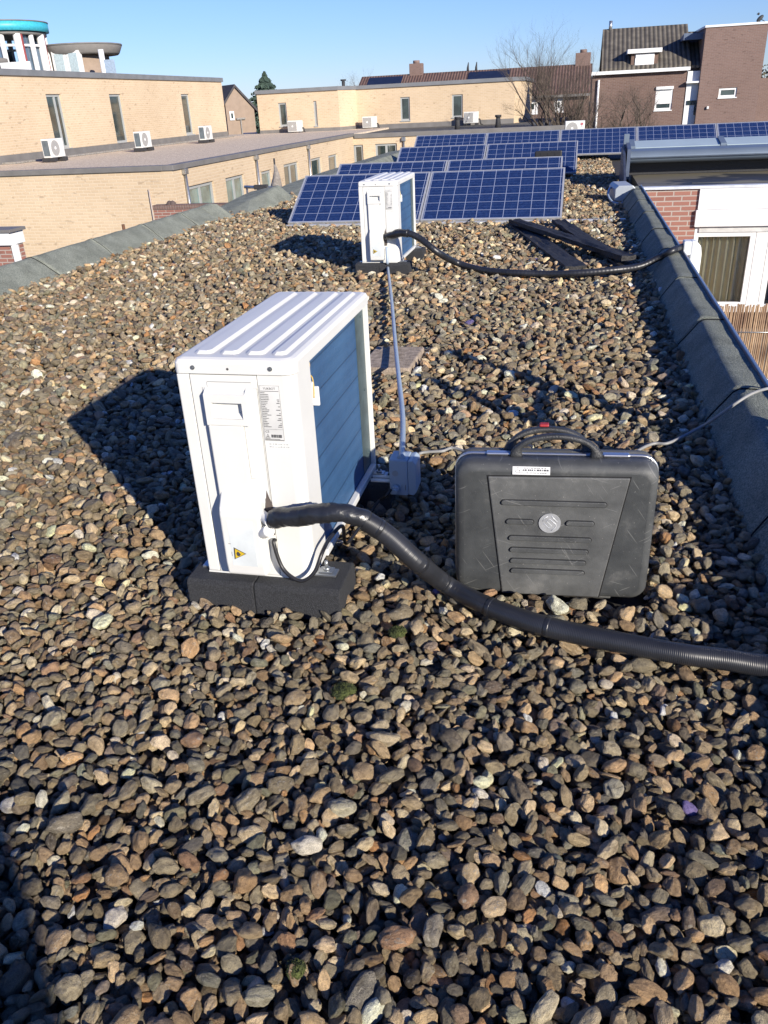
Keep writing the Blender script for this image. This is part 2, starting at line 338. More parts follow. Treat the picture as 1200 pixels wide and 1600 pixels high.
def stone_material():
    m = bpy.data.materials.new('river_pebbles'); m.use_nodes = True; n, l = nodes_of(m); b = n['Principled BSDF']
    at = n.new('ShaderNodeAttribute'); at.attribute_type = 'INSTANCER'; at.attribute_name = 'tint'
    a2 = n.new('ShaderNodeAttribute'); a2.attribute_type = 'INSTANCER'; a2.attribute_name = 'rnd'
    tc = n.new('ShaderNodeTexCoord')
    of = n.new('ShaderNodeVectorMath'); of.operation = 'MULTIPLY_ADD'; of.inputs[1].default_value = (37, 53, 71)
    l.new(a2.outputs['Vector'], of.inputs[0]); l.new(tc.outputs['Object'], of.inputs[2])
    geo = n.new('ShaderNodeNewGeometry')
    n1 = n.new('ShaderNodeTexNoise'); n1.inputs['Scale'].default_value = 1.3; n1.inputs['Detail'].default_value = 7; n1.inputs['Roughness'].default_value = 0.62
    l.new(of.outputs[0], n1.inputs['Vector'])
    r1 = ramp(n, [(0.30, (0.48, 0.45, 0.40)), (0.52, (1, 1, .97)), (0.72, (1.38, 1.33, 1.20))]); l.new(n1.outputs['Fac'], r1.inputs['Fac'])
    m1 = n.new('ShaderNodeMixRGB'); m1.blend_type = 'MULTIPLY'; m1.inputs[0].default_value = 0.9
    l.new(at.outputs['Color'], m1.inputs[1]); l.new(r1.outputs['Color'], m1.inputs[2])
    # mineral veins and pale crust on a share of the stones
    n2 = n.new('ShaderNodeTexNoise'); n2.inputs['Scale'].default_value = 2.6; n2.inputs['Detail'].default_value = 5; n2.inputs['Distortion'].default_value = 1.2
    l.new(of.outputs[0], n2.inputs['Vector'])
    r2 = ramp(n, [(0.60, (0, 0, 0)), (0.66, (0.75, 0.75, 0.75))]); l.new(n2.outputs['Fac'], r2.inputs['Fac'])
    sp = n.new('ShaderNodeSeparateXYZ'); l.new(a2.outputs['Vector'], sp.inputs[0])
    gt = n.new('ShaderNodeMath'); gt.operation = 'GREATER_THAN'; gt.inputs[1].default_value = 0.52; l.new(sp.outputs[0], gt.inputs[0])
    mu = n.new('ShaderNodeMath'); mu.operation = 'MULTIPLY'; l.new(gt.outputs[0], mu.inputs[0]); l.new(r2.outputs['Color'], mu.inputs[1])
    m2 = n.new('ShaderNodeMixRGB'); l.new(mu.outputs[0], m2.inputs[0]); l.new(m1.outputs[0], m2.inputs[1]); m2.inputs[2].default_value = (0.42, 0.38, 0.31, 1)
    # fine speckle
    n3 = n.new('ShaderNodeTexNoise'); n3.inputs['Scale'].default_value = 16; n3.inputs['Detail'].default_value = 3; l.new(of.outputs[0], n3.inputs['Vector'])
    r3 = ramp(n, [(0.32, (0.58, 0.57, 0.55)), (0.62, (1.12, 1.12, 1.10))]); l.new(n3.outputs['Fac'], r3.inputs['Fac'])
    m3 = n.new('ShaderNodeMixRGB'); m3.blend_type = 'MULTIPLY'; m3.inputs[0].default_value = 1; l.new(m2.outputs[0], m3.inputs[1]); l.new(r3.outputs['Color'], m3.inputs[2])
    l.new(m3.outputs[0], b.inputs['Base Color'])
    b.inputs['Roughness'].default_value = 0.62; b.inputs['Specular IOR Level'].default_value = 0.35
    ad = n.new('ShaderNodeMath'); ad.operation = 'MULTIPLY_ADD'; ad.inputs[1].default_value = 0.35; l.new(n3.outputs['Fac'], ad.inputs[0]); l.new(n1.outputs['Fac'], ad.inputs[2])
    bp = n.new('ShaderNodeBump'); bp.inputs['Strength'].default_value = 1.0; bp.inputs['Distance'].default_value = 0.012
    l.new(ad.outputs[0], bp.inputs['Height']); l.new(bp.outputs['Normal'], b.inputs['Normal'])
    return m
def build_gravel():
    P, R, SC, V = gravel_points(); N = len(P); 
    rng = np.random.default_rng(5)
    me = bpy.data.meshes.new('gravel'); me.vertices.add(N); me.vertices.foreach_set('co', P.ravel())
    def attr(nm, ty, key, arr):
        a = me.attributes.new(nm, ty, 'POINT'); a.data.foreach_set(key, arr.ravel())
    attr('rot', 'FLOAT_VECTOR', 'vector', R); attr('scl', 'FLOAT_VECTOR', 'vector', SC); attr('var', 'INT', 'value', V)
    attr('rnd', 'FLOAT_VECTOR', 'vector', rng.uniform(0, 1, (N, 3)).astype(np.float32))
    pal = np.array([(.25, .22, .155), (.20, .175, .125), (.31, .26, .18), (.28, .205, .13), (.15, .135, .11), (.38, .27, .16), (.48, .38, .25), (.68, .61, .50), (.34, .20, .10), (.28, .185, .12), (.20, .20, .145), (.52, .45, .31), (.21, .165, .13), (.24, .23, .185), (.14, .12, .30)])
    pr = np.array([0.19, .165, .14, .125, .075, .05, .06, .045, .022, .035, .05, .045, .03, .03, .0002]); pr /= pr.sum()
    k = rng.choice(len(pal), N, p=pr); c = pal[k] * rng.lognormal(0.06, 0.22, (N, 1)) * (1 + rng.normal(0, 0.05, (N, 1)) * np.array([[1.0, 0.1, -1.0]]))
    c = np.clip(c * np.array([[1.25, 1.18, 1.12]]), 0.02, 0.85)
    attr('tint', 'FLOAT_VECTOR', 'vector', c.astype(np.float32))
    o = bpy.data.objects.new('gravel', me); COL.objects.link(o); tag(o, 'loose rounded river gravel in brown, grey and white covering the flat roof', 'gravel', kind='stuff')
    sm = stone_material(); me.materials.append(sm)
    ng = bpy.data.node_groups.new('pebbles', 'GeometryNodeTree')
    ng.interface.new_socket('Geometry', in_out='INPUT', socket_type='NodeSocketGeometry'); ng.interface.new_socket('Geometry', in_out='OUTPUT', socket_type='NodeSocketGeometry')
    N_, L_ = ng.nodes, ng.links
    gi = N_.new('NodeGroupInput'); go = N_.new('NodeGroupOutput')
    gti = N_.new('GeometryNodeGeometryToInstance')
    rs = random.Random(3)
    outs = []
    for v in range(16):
        ico = N_.new('GeometryNodeMeshIcoSphere'); ico.inputs['Radius'].default_value = 1.0; ico.inputs['Subdivisions'].default_value = 4
        pos = N_.new('GeometryNodeInputPosition'); cur = pos.outputs[0]
        cuts = rs.choice([2, 3, 4, 5]) if v % 4 else 7
        for k_ in range(cuts):
            d = Vector((rs.gauss(0, 1), rs.gauss(0, 1), rs.gauss(0, .8))).normalized(); lim = rs.uniform(0.52, 0.86)
            soft = 0.25
            dt = N_.new('ShaderNodeVectorMath'); dt.operation = 'DOT_PRODUCT'; dt.inputs[1].default_value = d; L_.new(cur, dt.inputs[0])
            # smooth max(0, dot-lim)
            su = N_.new('ShaderNodeMath'); su.operation = 'SUBTRACT'; su.inputs[1].default_value = lim; L_.new(dt.outputs['Value'], su.inputs[0])
            mxn = N_.new('ShaderNodeMath'); mxn.operation = 'SMOOTH_MAX'; mxn.inputs[1].default_value = 0.0; mxn.inputs[2].default_value = soft; L_.new(su.outputs[0], mxn.inputs[0])
            ml = N_.new('ShaderNodeMath'); ml.operation = 'MULTIPLY'; ml.inputs[1].default_value = -0.85; L_.new(mxn.outputs[0], ml.inputs[0])
            sc = N_.new('ShaderNodeVectorMath'); sc.operation = 'SCALE'; sc.inputs[0].default_value = d; L_.new(ml.outputs[0], sc.inputs['Scale'])
            ad = N_.new('ShaderNodeVectorMath'); ad.operation = 'ADD'; L_.new(cur, ad.inputs[0]); L_.new(sc.outputs[0], ad.inputs[1]); cur = ad.outputs[0]
        nz = N_.new('ShaderNodeTexNoise'); nz.noise_dimensions = '4D'; nz.inputs['W'].default_value = v * 3.7; nz.inputs['Scale'].default_value = 1.1; nz.inputs['Detail'].default_value = 2.5
        L_.new(pos.outputs[0], nz.inputs['Vector'])
        mr = N_.new('ShaderNodeMapRange'); mr.inputs['From Min'].default_value = 0.25; mr.inputs['From Max'].default_value = 0.75; mr.inputs['To Min'].default_value = 0.80; mr.inputs['To Max'].default_value = 1.22
        L_.new(nz.outputs['Fac'], mr.inputs['Value'])
        s2 = N_.new('ShaderNodeVectorMath'); s2.operation = 'SCALE'; L_.new(cur, s2.inputs[0]); L_.new(mr.outputs[0], s2.inputs['Scale'])
        spn = N_.new('GeometryNodeSetPosition'); L_.new(ico.outputs['Mesh'], spn.inputs['Geometry']); L_.new(s2.outputs[0], spn.inputs['Position'])
        ss = N_.new('GeometryNodeSetShadeSmooth'); L_.new(spn.outputs[0], ss.inputs['Geometry'])
        smt = N_.new('GeometryNodeSetMaterial'); smt.inputs['Material'].default_value = sm; L_.new(ss.outputs[0], smt.inputs['Geometry'])
        outs.append(smt.outputs[0])
    for so in reversed(outs): L_.new(so, gti.inputs[0])
    iop = N_.new('GeometryNodeInstanceOnPoints'); iop.inputs['Pick Instance'].default_value = True
    def na(nm, ty):
        a = N_.new('GeometryNodeInputNamedAttribute'); a.data_type = ty; a.inputs['Name'].default_value = nm; return a.outputs['Attribute']
    mtp = N_.new('GeometryNodeMeshToPoints'); L_.new(gi.outputs[0], mtp.inputs[0])
    L_.new(mtp.outputs[0], iop.inputs['Points']); L_.new(gti.outputs[0], iop.inputs['Instance'])
    L_.new(na('var', 'INT'), iop.inputs['Instance Index'])
    er = N_.new('FunctionNodeEulerToRotation'); L_.new(na('rot', 'FLOAT_VECTOR'), er.inputs[0]); L_.new(er.outputs[0], iop.inputs['Rotation'])
    L_.new(na('scl', 'FLOAT_VECTOR'), iop.inputs['Scale'])
    L_.new(iop.outputs[0], go.inputs[0])
    md = o.modifiers.new('pebbles', 'NODES'); md.node_group = ng
    return P
build_gravel()

# ---------------------------------------------------------------- felt parapets
def parapet(name, label, prof, path_len, place, trim=None, seglen=1.12, seed=0, gaps=True):
    """prof: (across, z) polyline; place(s, across, z)->world point; each felt length overlaps the next"""
    root = empty(name, label, 'parapet wall', place(0, 0, -0.06))
    O = Vector(root.location); bm = B(); rs = random.Random(seed)
    s = 0.0; pts = []
    for i in range(len(prof) - 1):
        k = max(1, int(math.dist(prof[i], prof[i + 1]) / 0.04))
        for j in range(k): t = j / k; pts.append((prof[i][0] * (1 - t) + prof[i + 1][0] * t, prof[i][1] * (1 - t) + prof[i + 1][1] * t))
    pts.append(prof[-1]); joints = []
    while s < path_len - 0.01:
        e = min(s + seglen * rs.uniform(0.9, 1.12), path_len); n = max(2, int((e - s) / 0.06)); rows = []
        sl = [rs.uniform(-0.05, 0.09), rs.uniform(-0.05, 0.09)]
        for i in range(n + 1):
            t = i / n; y = s + (e - s) * t; row = []
            for j, (a, z) in enumerate(pts):
                lift = 0.0025 * (1 - t)
                wv = mnoise.noise(Vector((y * 1.7 + seed, a * 6, z * 6))) * 0.007 + mnoise.noise(Vector((y * 7, a * 9 + seed, z * 9))) * 0.004 + mnoise.noise(Vector((y * 16, a * 22, z * 22 + seed))) * 0.0025
                row.append(bm.verts.new(place(y, a + wv * 0.5 , z + wv + (lift if z > 0 else 0)) - O))
            if i == 0: rows.append([bm.verts.new(place(y + .001, a, z + mnoise.noise(Vector((y * 1.7 + seed, a * 6, z * 6))) * 0.007 - (.006 if z > -.01 else 0)) - O) for a, z in pts])
            rows.append(row)
        for i in range(n + 1):
            for j in range(len(pts) - 1):
                f = bm.faces.new([rows[i][j], rows[i][j + 1], rows[i + 1][j + 1], rows[i + 1][j]]); f.smooth = True
        if e < path_len - 0.01: joints.append((e, rs.uniform(-0.06, 0.10)))
        s = e
    bmesh.ops.recalc_face_normals(bm, faces=bm.faces)
    obj('felt_covering', bm, bit, root)
    for (e, cv) in joints:
        line = []; bm = B()
        for j, (a, z) in enumerate(pts):
            t = j / (len(pts) - 1); y = e + cv * math.sin(t * PI) * 0.6 - 0.01
            y = max(y, 0)
            wv = mnoise.noise(Vector((y * 1.7 + seed, a * 6, z * 6))) * 0.007 + mnoise.noise(Vector((y * 7, a * 9 + seed, z * 9))) * 0.004 + mnoise.noise(Vector((y * 16, a * 22, z * 22 + seed))) * 0.0025
            line.append(place(y, a + wv * 0.5, z + wv + 0.0035) - O)
        tube(bm, line, 0.0032, 5, True)
        obj('tarred_seam', bm, bitseam, root)
    if trim: trim(root, O)
    return root
# right: gravel side at x .595, cant up to .72 (z .15), top to .82, metal trim .82-.85
def trimR(root, O):
    bm = B(); box(bm, Vector((0.836, 0.2, -0.05)) - O, Vector((0.850, 12.06, 0.168)) - O, 0.003, 1); obj('metal_edge_trim', bm, mat('edge_trim_metal', (0.38, 0.42, 0.48), 0.35, 0.6, 0.05, 3), root)
parapet('roof_parapet', 'long grey green felt parapet on the right, inner side shaded, with blue grey metal edge', [(0.585, -0.055), (0.61, 0.012), (0.70, 0.135), (0.722, 0.15), (0.75, 0.152), (0.834, 0.151)], 11.85,
        lambda s, a, z: Vector((a, 0.2 + s, z)), trimR, seed=3)
parapet('roof_parapet', 'long sunlit grey green felt parapet along the left roof edge before the yellow brick wall', [(-4.66, -0.055), (-4.68, 0.0), (-4.91, 0.160), (-4.94, 0.170), (-4.98, 0.160), (-5.12, 0.11), (-5.16, 0.02), (-5.17, -0.4)], 8.1,
        lambda s, a, z: Vector((a, 2.55 + s, z)), None, seed=8)
# end of the left parapet: rises to a peak and drops, then a second length behind a gap
pk = onz(336, 318, 0.20)
def endpiece():
    def piece(label, secs):
        root = empty('parapet_end_block', label, 'parapet wall', (-4.9, secs[0][0], -0.05)); O = Vector(root.location); bm = B(); rings = []
        for (y, xi, h) in secs:
            rings.append([bm.verts.new(Vector(p) - O) for p in ((-5.17, y, -.4), (xi, y, -.055), (xi - .03, y, 0), (-4.90 + (xi + 4.66), y, h * .94), (-4.94 + (xi + 4.66), y, h), (-4.99 + (xi + 4.66), y, h * .95), (-5.14, y, h * .6), (-5.17, y, h * .1))])
        for a, b_ in zip(rings[:-1], rings[1:]):
            for i in range(8): bm.faces.new([a[i], a[(i + 1) % 8], b_[(i + 1) % 8], b_[i]])
        bm.faces.new(rings[0]); bm.faces.new(list(reversed(rings[-1]))); bmesh.ops.recalc_face_normals(bm, faces=bm.faces); obj('felt_covering', bm, bit, root)
    piece('peaked felt covered end of the left parapet beside the red brick garden wall', [(10.66, -4.66, .168), (10.95, -4.64, .185), (11.02, -4.60, .17), (11.10, -4.62, -.03)])
    piece('short felt parapet hump past the gap, left of the nearest solar panel', [(11.12, -4.62, -.02), (11.5, -4.58, .03), (12.0, -4.50, .10), (12.6, -4.42, .17), (13.1, -4.40, .21), (13.25, -4.44, .18), (13.32, -4.45, .02)])
    piece('farthest felt parapet hump on the left, partly hidden by the solar panels', [(13.6, -4.5, .0), (14.2, -4.4, .06), (15.0, -4.3, .12), (16.5, -4.3, .15), (24.0, -4.3, .15)])
endpiece()
# far end upstand of the roof
bm = B(); box(bm, (-5.1, 32.2, -0.3), (12.5, 32.75, 0.16), 0.05); box(bm, (-5.1, 31.9, -0.3), (12.5, 32.22, 0.05), 0.03)
tag(obj('roof_upstand', bm, bitB), 'low grey roofing felt upstand across the far roof end behind the last solar panels', 'parapet wall')

# ================================================================== HEAT PUMP UNIT
coil = bpy.data.materials.new('blue_coil_fins'); coil.use_nodes = True
def _coil():
    n, l = nodes_of(coil); b = n['Principled BSDF']; b.inputs['Roughness'].default_value = 0.5; b.inputs['Metallic'].default_value = 0.1
    tc = n.new('ShaderNodeTexCoord'); sp = n.new('ShaderNodeSeparateXYZ'); l.new(tc.outputs['Object'], sp.inputs[0])
    wv = n.new('ShaderNodeTexWave'); wv.bands_direction = 'Z'; wv.inputs['Scale'].default_value = 3.3; wv.inputs['Distortion'].default_value = 0.0; l.new(tc.outputs['Object'], wv.inputs['Vector'])
    r = ramp(n, [(0.0, (0.02, 0.06, 0.14)), (0.010, (0.046, 0.122, 0.255)), (0.6, (0.052, 0.135, 0.28)), (1.0, (0.046, 0.122, 0.255))]); l.new(wv.outputs['Fac'], r.inputs['Fac'])
    nz = n.new('ShaderNodeTexNoise'); nz.inputs['Scale'].default_value = 5; nz.inputs['Detail'].default_value = 4; l.new(tc.outputs['Object'], nz.inputs['Vector'])
    r2 = ramp(n, [(0.3, (0.8, 0.82, 0.85)), (0.7, (1.1, 1.08, 1.05))]); l.new(nz.outputs['Fac'], r2.inputs['Fac'])
    m = n.new('ShaderNodeMixRGB'); m.blend_type = 'MULTIPLY'; m.inputs[0].default_value = 1; l.new(r.outputs['Color'], m.inputs[1]); l.new(r2.outputs['Color'], m.inputs[2]); l.new(m.outputs[0], b.inputs['Base Color'])
    w2 = n.new('ShaderNodeTexWave'); w2.bands_direction = 'Y'; w2.inputs['Scale'].default_value = 180; l.new(tc.outputs['Object'], w2.inputs['Vector'])
    ad = n.new('ShaderNodeMath'); ad.operation = 'MULTIPLY_ADD'; ad.inputs[1].default_value = 0.5; l.new(w2.outputs['Fac'], ad.inputs[0]); l.new(wv.outputs['Fac'], ad.inputs[2])
    bp = n.new('ShaderNodeBump'); bp.inputs['Strength'].default_value = 0.5; bp.inputs['Distance'].default_value = 0.003; l.new(ad.outputs[0], bp.inputs['Height']); l.new(bp.outputs['Normal'], b.inputs['Normal'])
_coil()
ink = mat('label_ink', (0.06, 0.06, 0.065), 0.6); ink2 = mat('faded_ink', (0.42, 0.44, 0.44), 0.6); paper = mat('label_paper', (0.70, 0.70, 0.68), 0.5)
yel = mat('warning_yellow', (0.75, 0.52, 0.03), 0.5); paleblue = mat('pale_sticker', (0.74, 0.79, 0.80), 0.35)
brass = mat('yellow_wire', (0.62, 0.42, 0.10), 0.45)
def make_unit():
    W, D, T = 0.325, 0.81, 0.735          # width (x), length (y), top height
    b0 = 0.09
    r = empty('heat_pump_unit', 'large white heat pump outdoor unit standing nearest the camera, left of the black case', 'heat pump', (-1.0, 1.87, 0), 0, 'heat pump outdoor units')
    # casing: near end panels, fan side, rear post and inner core, small real gaps between the sheets
    bm = B()
    box(bm, (0.004, 0.004, b0 + 0.004), (0.30, D - 0.004, T - 0.05))                      # core
    obj('inner_core', bm, greyseam, r)
    bm = B()
    box(bm, (0.0, 0.0, b0), (0.0345, 0.02, 0.692), 0.0035)                                # front strip of the fan side
    box(bm, (0.0, 0.0205, b0), (0.012, D, 0.692), 0.003)
    obj('front_panel', bm, white, r, False)
    bm = B()
    F = Face((0, 0, 0), (1, 0, 0), (0, -1, 0))
    # near end panel with rounded right corner, wrapping round to the coil
    cor = [(0.2252, 0.02), (0.2252, 0.0)] + [(0.295 + 0.03 * math.sin(a), 0.03 - 0.03 * math.cos(a)) for a in [i * PI / 16 for i in range(9)]] + [(0.325, 0.135), (0.313, 0.135), (0.313, 0.03), (0.30, 0.02)]
    prism(bm, cor, 'z', b0, 0.692)
    obj('corner_panel', bm, white, r)
    bm = B(); box(bm, (0.0368, 0.0, b0), (0.2228, 0.02, 0.6905), 0.002); obj('end_panel', bm, white, r)
    # service panel outline (thin raised sheet) and the grip pad
    bm = B(); F.block(bm, 0.070, 0.221, 0.325, 0.672, 0.0, 0.0025)
    bmesh.ops.bevel(bm, geom=[e for e in bm.edges if abs((e.verts[0].co - e.verts[1].co).normalized().y) > 0.9], offset=0.015, segments=4, affect='EDGES')
    sv = obj('service_panel', bm, white, r)
    bm = B(); F.block(bm, 0.0688, 0.2222, 0.3238, 0.6732, 0.0002, 0.0008)
    bmesh.ops.bevel(bm, geom=[e for e in bm.edges if abs((e.verts[0].co - e.verts[1].co).normalized().y) > 0.9], offset=0.016, segments=4, affect='EDGES'); obj('panel_gap', bm, mat('grey_gap', (0.22, 0.22, 0.21), .8), sv)
    bm = B()
    zT, zB, xL, xR = 0.648, 0.34, 0.078, 0.196; th = 0.022
    hole = (0.096, 0.182, 0.578, 0.622)
    F2 = Face((0, -th, 0), (1, 0, 0), (0, -1, 0)); t = B()
    F2.wall(t, xL + .004, xR - .004, 0.56, zT - .004, [hole], 0.018)
    F2.quad(t, hole[0], hole[1], hole[2], hole[3], -0.0185)
    merge(bm, t)
    prism(bm, [(0, zT + .012), (0, 0.5595), (-th, 0.5595), (-th, zT - 0.004)], 'x', xL, xL + .004)
    prism(bm, [(0, zT + .012), (0, 0.5595), (-th, 0.5595), (-th, zT - 0.004)], 'x', xR - .004, xR)
    prism(bm, [(0, zT + .012), (-0.001, zT + 0.002), (-th, zT - 0.004), (-0.001, zT - .004)], 'x', xL + .004, xR - .004)
    prism(bm, [(-0.0045, 0.590), (-0.020, 0.5785), (-0.0045, 0.5785)], 'x', hole[0] + .001, hole[1] - .001)
    # long pad below, with slightly lower right shoulder
    prism(bm, [(0, 0.5585), (0, 0.33), (-0.017, 0.33), (-0.020, 0.5585)], 'x', xL, 0.176, 0.004)
    prism(bm, [(0, 0.5585), (0, 0.40), (-0.010, 0.40), (-0.012, 0.5585)], 'x', 0.1765, 0.195, 0.003)
    obj('grip_pad', bm, white, r)
    # valve cover
    bm = B()
    prism(bm, [(0, 0.372), (0, 0.112), (-0.012, 0.104), (-0.046, 0.112), (-0.050, 0.15), (-0.050, 0.305), (-0.046, 0.322), (-0.018, 0.362)], 'x', 0.083, 0.202, 0.007, seg=3)
    vc = obj('valve_cover', bm, white, r, True)
    vc.data.polygons.foreach_set('use_smooth', [p.area < 0.0004 for p in vc.data.polygons])
    bm = B(); F.block(bm, 0.105, 0.180, 0.145, 0.290, 0.0501, 0.0505); obj('sticker', bm, paleblue, vc)
    bm = B()
    tx, tz, q = 0.116, 0.165, 0.034
    def tri(s, d0, d1, mi, bm):
        c = Vector((tx + q * 0.45, 0, tz + q * .55)); P = [Vector((tx - 0.004, 0, tz)), Vector((tx - .002, 0, tz + q * 1.15)), Vector((tx + q, 0, tz + q * .60))]
        P = [c + (p - c) * s for p in P]
        prism(bm, [(p.x, p.z) for p in P], 'y', -d1, -d0, mi=mi)
    tri(1.0, 0.0506, 0.0509, 0, bm); tri(0.80, 0.0509, 0.0511, 1, bm)
    prism(bm, [(tx + .006, tz + .012), (tx + .004, tz + .020), (tx + .009, tz + .027), (tx + .014, tz + .022), (tx + .017, tz + .017), (tx + .012, tz + .011)], 'y', -0.0513, -0.0511)
    F.block(bm, tx - 0.010, tx - 0.009, tz + .01, tz + .024, .0506, .0508); F.block(bm, tx - 0.016, tx - 0.009, tz + .049, tz + .0505, .0506, .0508)
    obj('warning_triangle', bm, [ink, yel], vc)
    # rating label
    bm = B(); lx0, lx1, lz0, lz1 = 0.2275, 0.2825, 0.513, 0.666
    F.block(bm, lx0, lx1, lz0, lz1, 0.0002, 0.0005); lab = obj('rating_label', bm, paper, r)
    bm = B(); rs = random.Random(4)
    t = text_mesh('YUKBOT', 0.0085, 0.0001); merge(bm, t, 0, Matrix.Translation((0.255, -0.0008, 0.6575)) @ Matrix.Rotation(PI / 2, 4, 'X'))
    d0, d1 = 0.0006, 0.0009
    for (a, b_, c, d) in ((lx0 + .0006, lx1 - .0006, lz0 + .0004, lz0 + .0009), (lx0 + .0006, lx1 - .0006, lz1 - .0009, lz1 - .0004), (lx0 + .0004, lx0 + .0009, lz0 + .001, lz1 - .001), (lx1 - .0009, lx1 - .0004, lz0 + .001, lz1 - .001), (lx0 + .002, lx1 - .001, 0.545, 0.5455)): F.block(bm, a, b_, c, d, d0, d1)
    F.block(bm, lx0 + .002, lx1 - .003, 0.6500, 0.6513, d0, d1)
    for i in range(21):
        z = 0.6465 - i * 0.0047
        x = lx0 + .002; e = x + rs.uniform(.008, .024)
        while x < e:
            g = rs.uniform(.0015, .0045); F.block(bm, x, min(x + g, e), z - .0009, z + .0009, d0, d1); x += g + .0007
        if rs.random() < .85: F.block(bm, lx1 - .003 - rs.uniform(.003, .012), lx1 - .003, z - .0009, z + .0009, d0, d1)
    t = text_mesh('CE', 0.009, 0.0001); merge(bm, t, 0, Matrix.Translation((0.2365, -0.0008, 0.5385)) @ Matrix.Rotation(PI / 2, 4, 'X'))
    for k in range(3):
        A = [Vector((0.231, 0, .520)), Vector((0.2425, 0, .520)), Vector((0.2368, 0, .5315))]
        p, q2 = A[k], A[(k + 1) % 3]; tube(bm, [p + Vector((0, -.0007, 0)), q2 + Vector((0, -.0007, 0))], 0.0005, 4)
    F.block(bm, 0.2355, .238, .522, .526, d0, d1)
    x = 0.2465
    while x < 0.2765: g = rs.uniform(.0006, .0022); F.block(bm, x, x + g, .522, .5305, d0, d1); x += g + rs.uniform(.0005, .0012)
    F.block(bm, lx0 + .002, lx1 - .012, .5170, .5182, d0, d1); F.block(bm, lx0 + .002, lx1 - .002, .5145, .5157, d0, d1)
    obj('printing', bm, ink, lab)
    bm = B()
    for z in (.502, .494):
        x = .238
        while x < .292: g = rs.uniform(.002, .006); F.block(bm, x, x + g, z, z + rs.uniform(.0012, .003), .0003, .0005); x += g + rs.uniform(.002, .005)
    obj('faint_sticker', bm, ink2, r)
    # dark side opening where the pipes leave
    bm = B(); prism(bm, [(0.203, 0.262), (0.199, 0.300), (0.205, 0.310), (0.214, 0.365), (0.226, 0.318), (0.2245, 0.275), (0.2225, 0.225), (0.204, 0.222)], 'y', -0.0032, 0.0005); obj('pipe_opening', bm, mat('pipe_opening_dark', (0.10, 0.08, 0.07), 0.8), r)
    # top cover with flange and raised pads
    bm = B()
    def rr(x0, y0, x1, y1, rad_, n=5):
        P = []
        for (cx, cy, a0, ra) in ((x1 - rad_, y0 + rad_, -PI / 2, rad_), (x1 - .012, y1 - .012, 0, .012), (x0 + .012, y1 - .012, PI / 2, .012), (x0 + .014, y0 + .014, PI, .014)):
            for i in range(n): a = a0 + PI / 2 * i / (n - 1); P.append((cx + ra * math.cos(a), cy + ra * math.sin(a)))
        return P
    o_ = rr(-0.003, -0.003, W + 0.003, D + 0.003, .034); n_ = len(o_)
    lv = [(o_, 0.6945), (o_, T - 0.014), (rr(0.002, 0.002, W - .002, D - .002, .030), T - 0.004), (rr(0.012, 0.012, W - .012, D - .012, .022), T)]
    rings = [[bm.verts.new((p[0], p[1], z)) for p in pp] for pp, z in lv]
    for a, b_ in zip(rings[:-1], rings[1:]):
        for i in range(n_): bm.faces.new([a[i], a[(i + 1) % n_], b_[(i + 1) % n_], b_[i]])
    bm.faces.new(rings[-1]); bm.faces.new(list(reversed(rings[0])))
    for (x0, x1) in ((0.038, 0.094), (0.110, 0.166), (0.182, 0.238), (0.254, 0.298)):
        h = 0.008; y0, y1 = 0.035, D - 0.035
        def rq(x0, y0, x1, y1, z, rd=0.008):
            return [bm.verts.new((x, y, z)) for (x, y) in ((x0 + rd, y0), (x1 - rd, y0), (x1, y0 + rd), (x1, y1 - rd), (x1 - rd, y1), (x0 + rd, y1), (x0, y1 - rd), (x0, y0 + rd))]
        a = rq(x0, y0, x1, y1, T + 0.0004, .012); b_ = rq(x0 + .009, y0 + .009, x1 - .009, y1 - .009, T + h)
        for i in range(8): bm.faces.new([a[i], a[(i + 1) % 8], b_[(i + 1) % 8], b_[i]])
        bm.faces.new(b_)
    bmesh.ops.recalc_face_normals(bm, faces=bm.faces)
    cov = obj('top_cover', bm, white, r)
    for x in (0.052, 0.265):
        bm = B(); cyl(bm, (x, -0.0025, .711), (x, -0.0055, .711), 0.006, 14); cyl(bm, (x, -0.0055, .711), (x, -0.0062, .711), 0.0025, 8); obj('screw', bm, galv, cov)
    bm = B(); cyl(bm, (0.148, -0.0025, .708), (0.148, -0.0035, .708), 0.0035, 8); obj('small_hole', bm, greyseam, cov)
    # coil, rear post, base rail
    bm = B(); box(bm, (0.290, 0.136, 0.105), (0.3075, 0.690, 0.690)); obj('coil', bm, coil, r)
    bm = B(); box(bm, (0.290, 0.6905, 0.10), (0.309, 0.798, 0.692)); 
    for z in (0.16, 0.40, 0.66): cyl(bm, (0.309, 0.765, z), (0.3115, 0.765, z), 0.004, 10)
    obj('tube_plate', bm, galvd, r)
    bm = B(); box(bm, (0.29, 0.7985, b0), (0.325, D, 0.692), 0.003); obj('rear_post', bm, white, r)
    bm = B(); box(bm, (0.3085, 0.137, b0 - 0.006), (0.330, 0.7915, b0 + 0.016), 0.003); box(bm, (0.0, 0.0, b0 - 0.006), (0.308, D, b0 - .001)); obj('base_rail', bm, white, r)
    # sensor clip with yellow wire on the coil
    bm = B(); box(bm, (0.3076, 0.137, 0.565), (0.322, 0.170, 0.625), 0.003); box(bm, (0.309, 0.1705, 0.552), (0.332, 0.180, 0.608), 0.003); box(bm, (0.3077, 0.146, 0.625), (0.316, 0.152, 0.640), .001)
    sc = obj('sensor_clip', bm, whiteB, r)
    bm = B(); tube(bm, smooth_path([(0.309, 0.165, .690), (0.311, .175, .67), (0.312, .160, .65), (0.318, .168, .635), (0.3235, .158, .610), (0.3235, .152, .582)], 5), 0.0021, 6); obj('wire', bm, brass, sc)
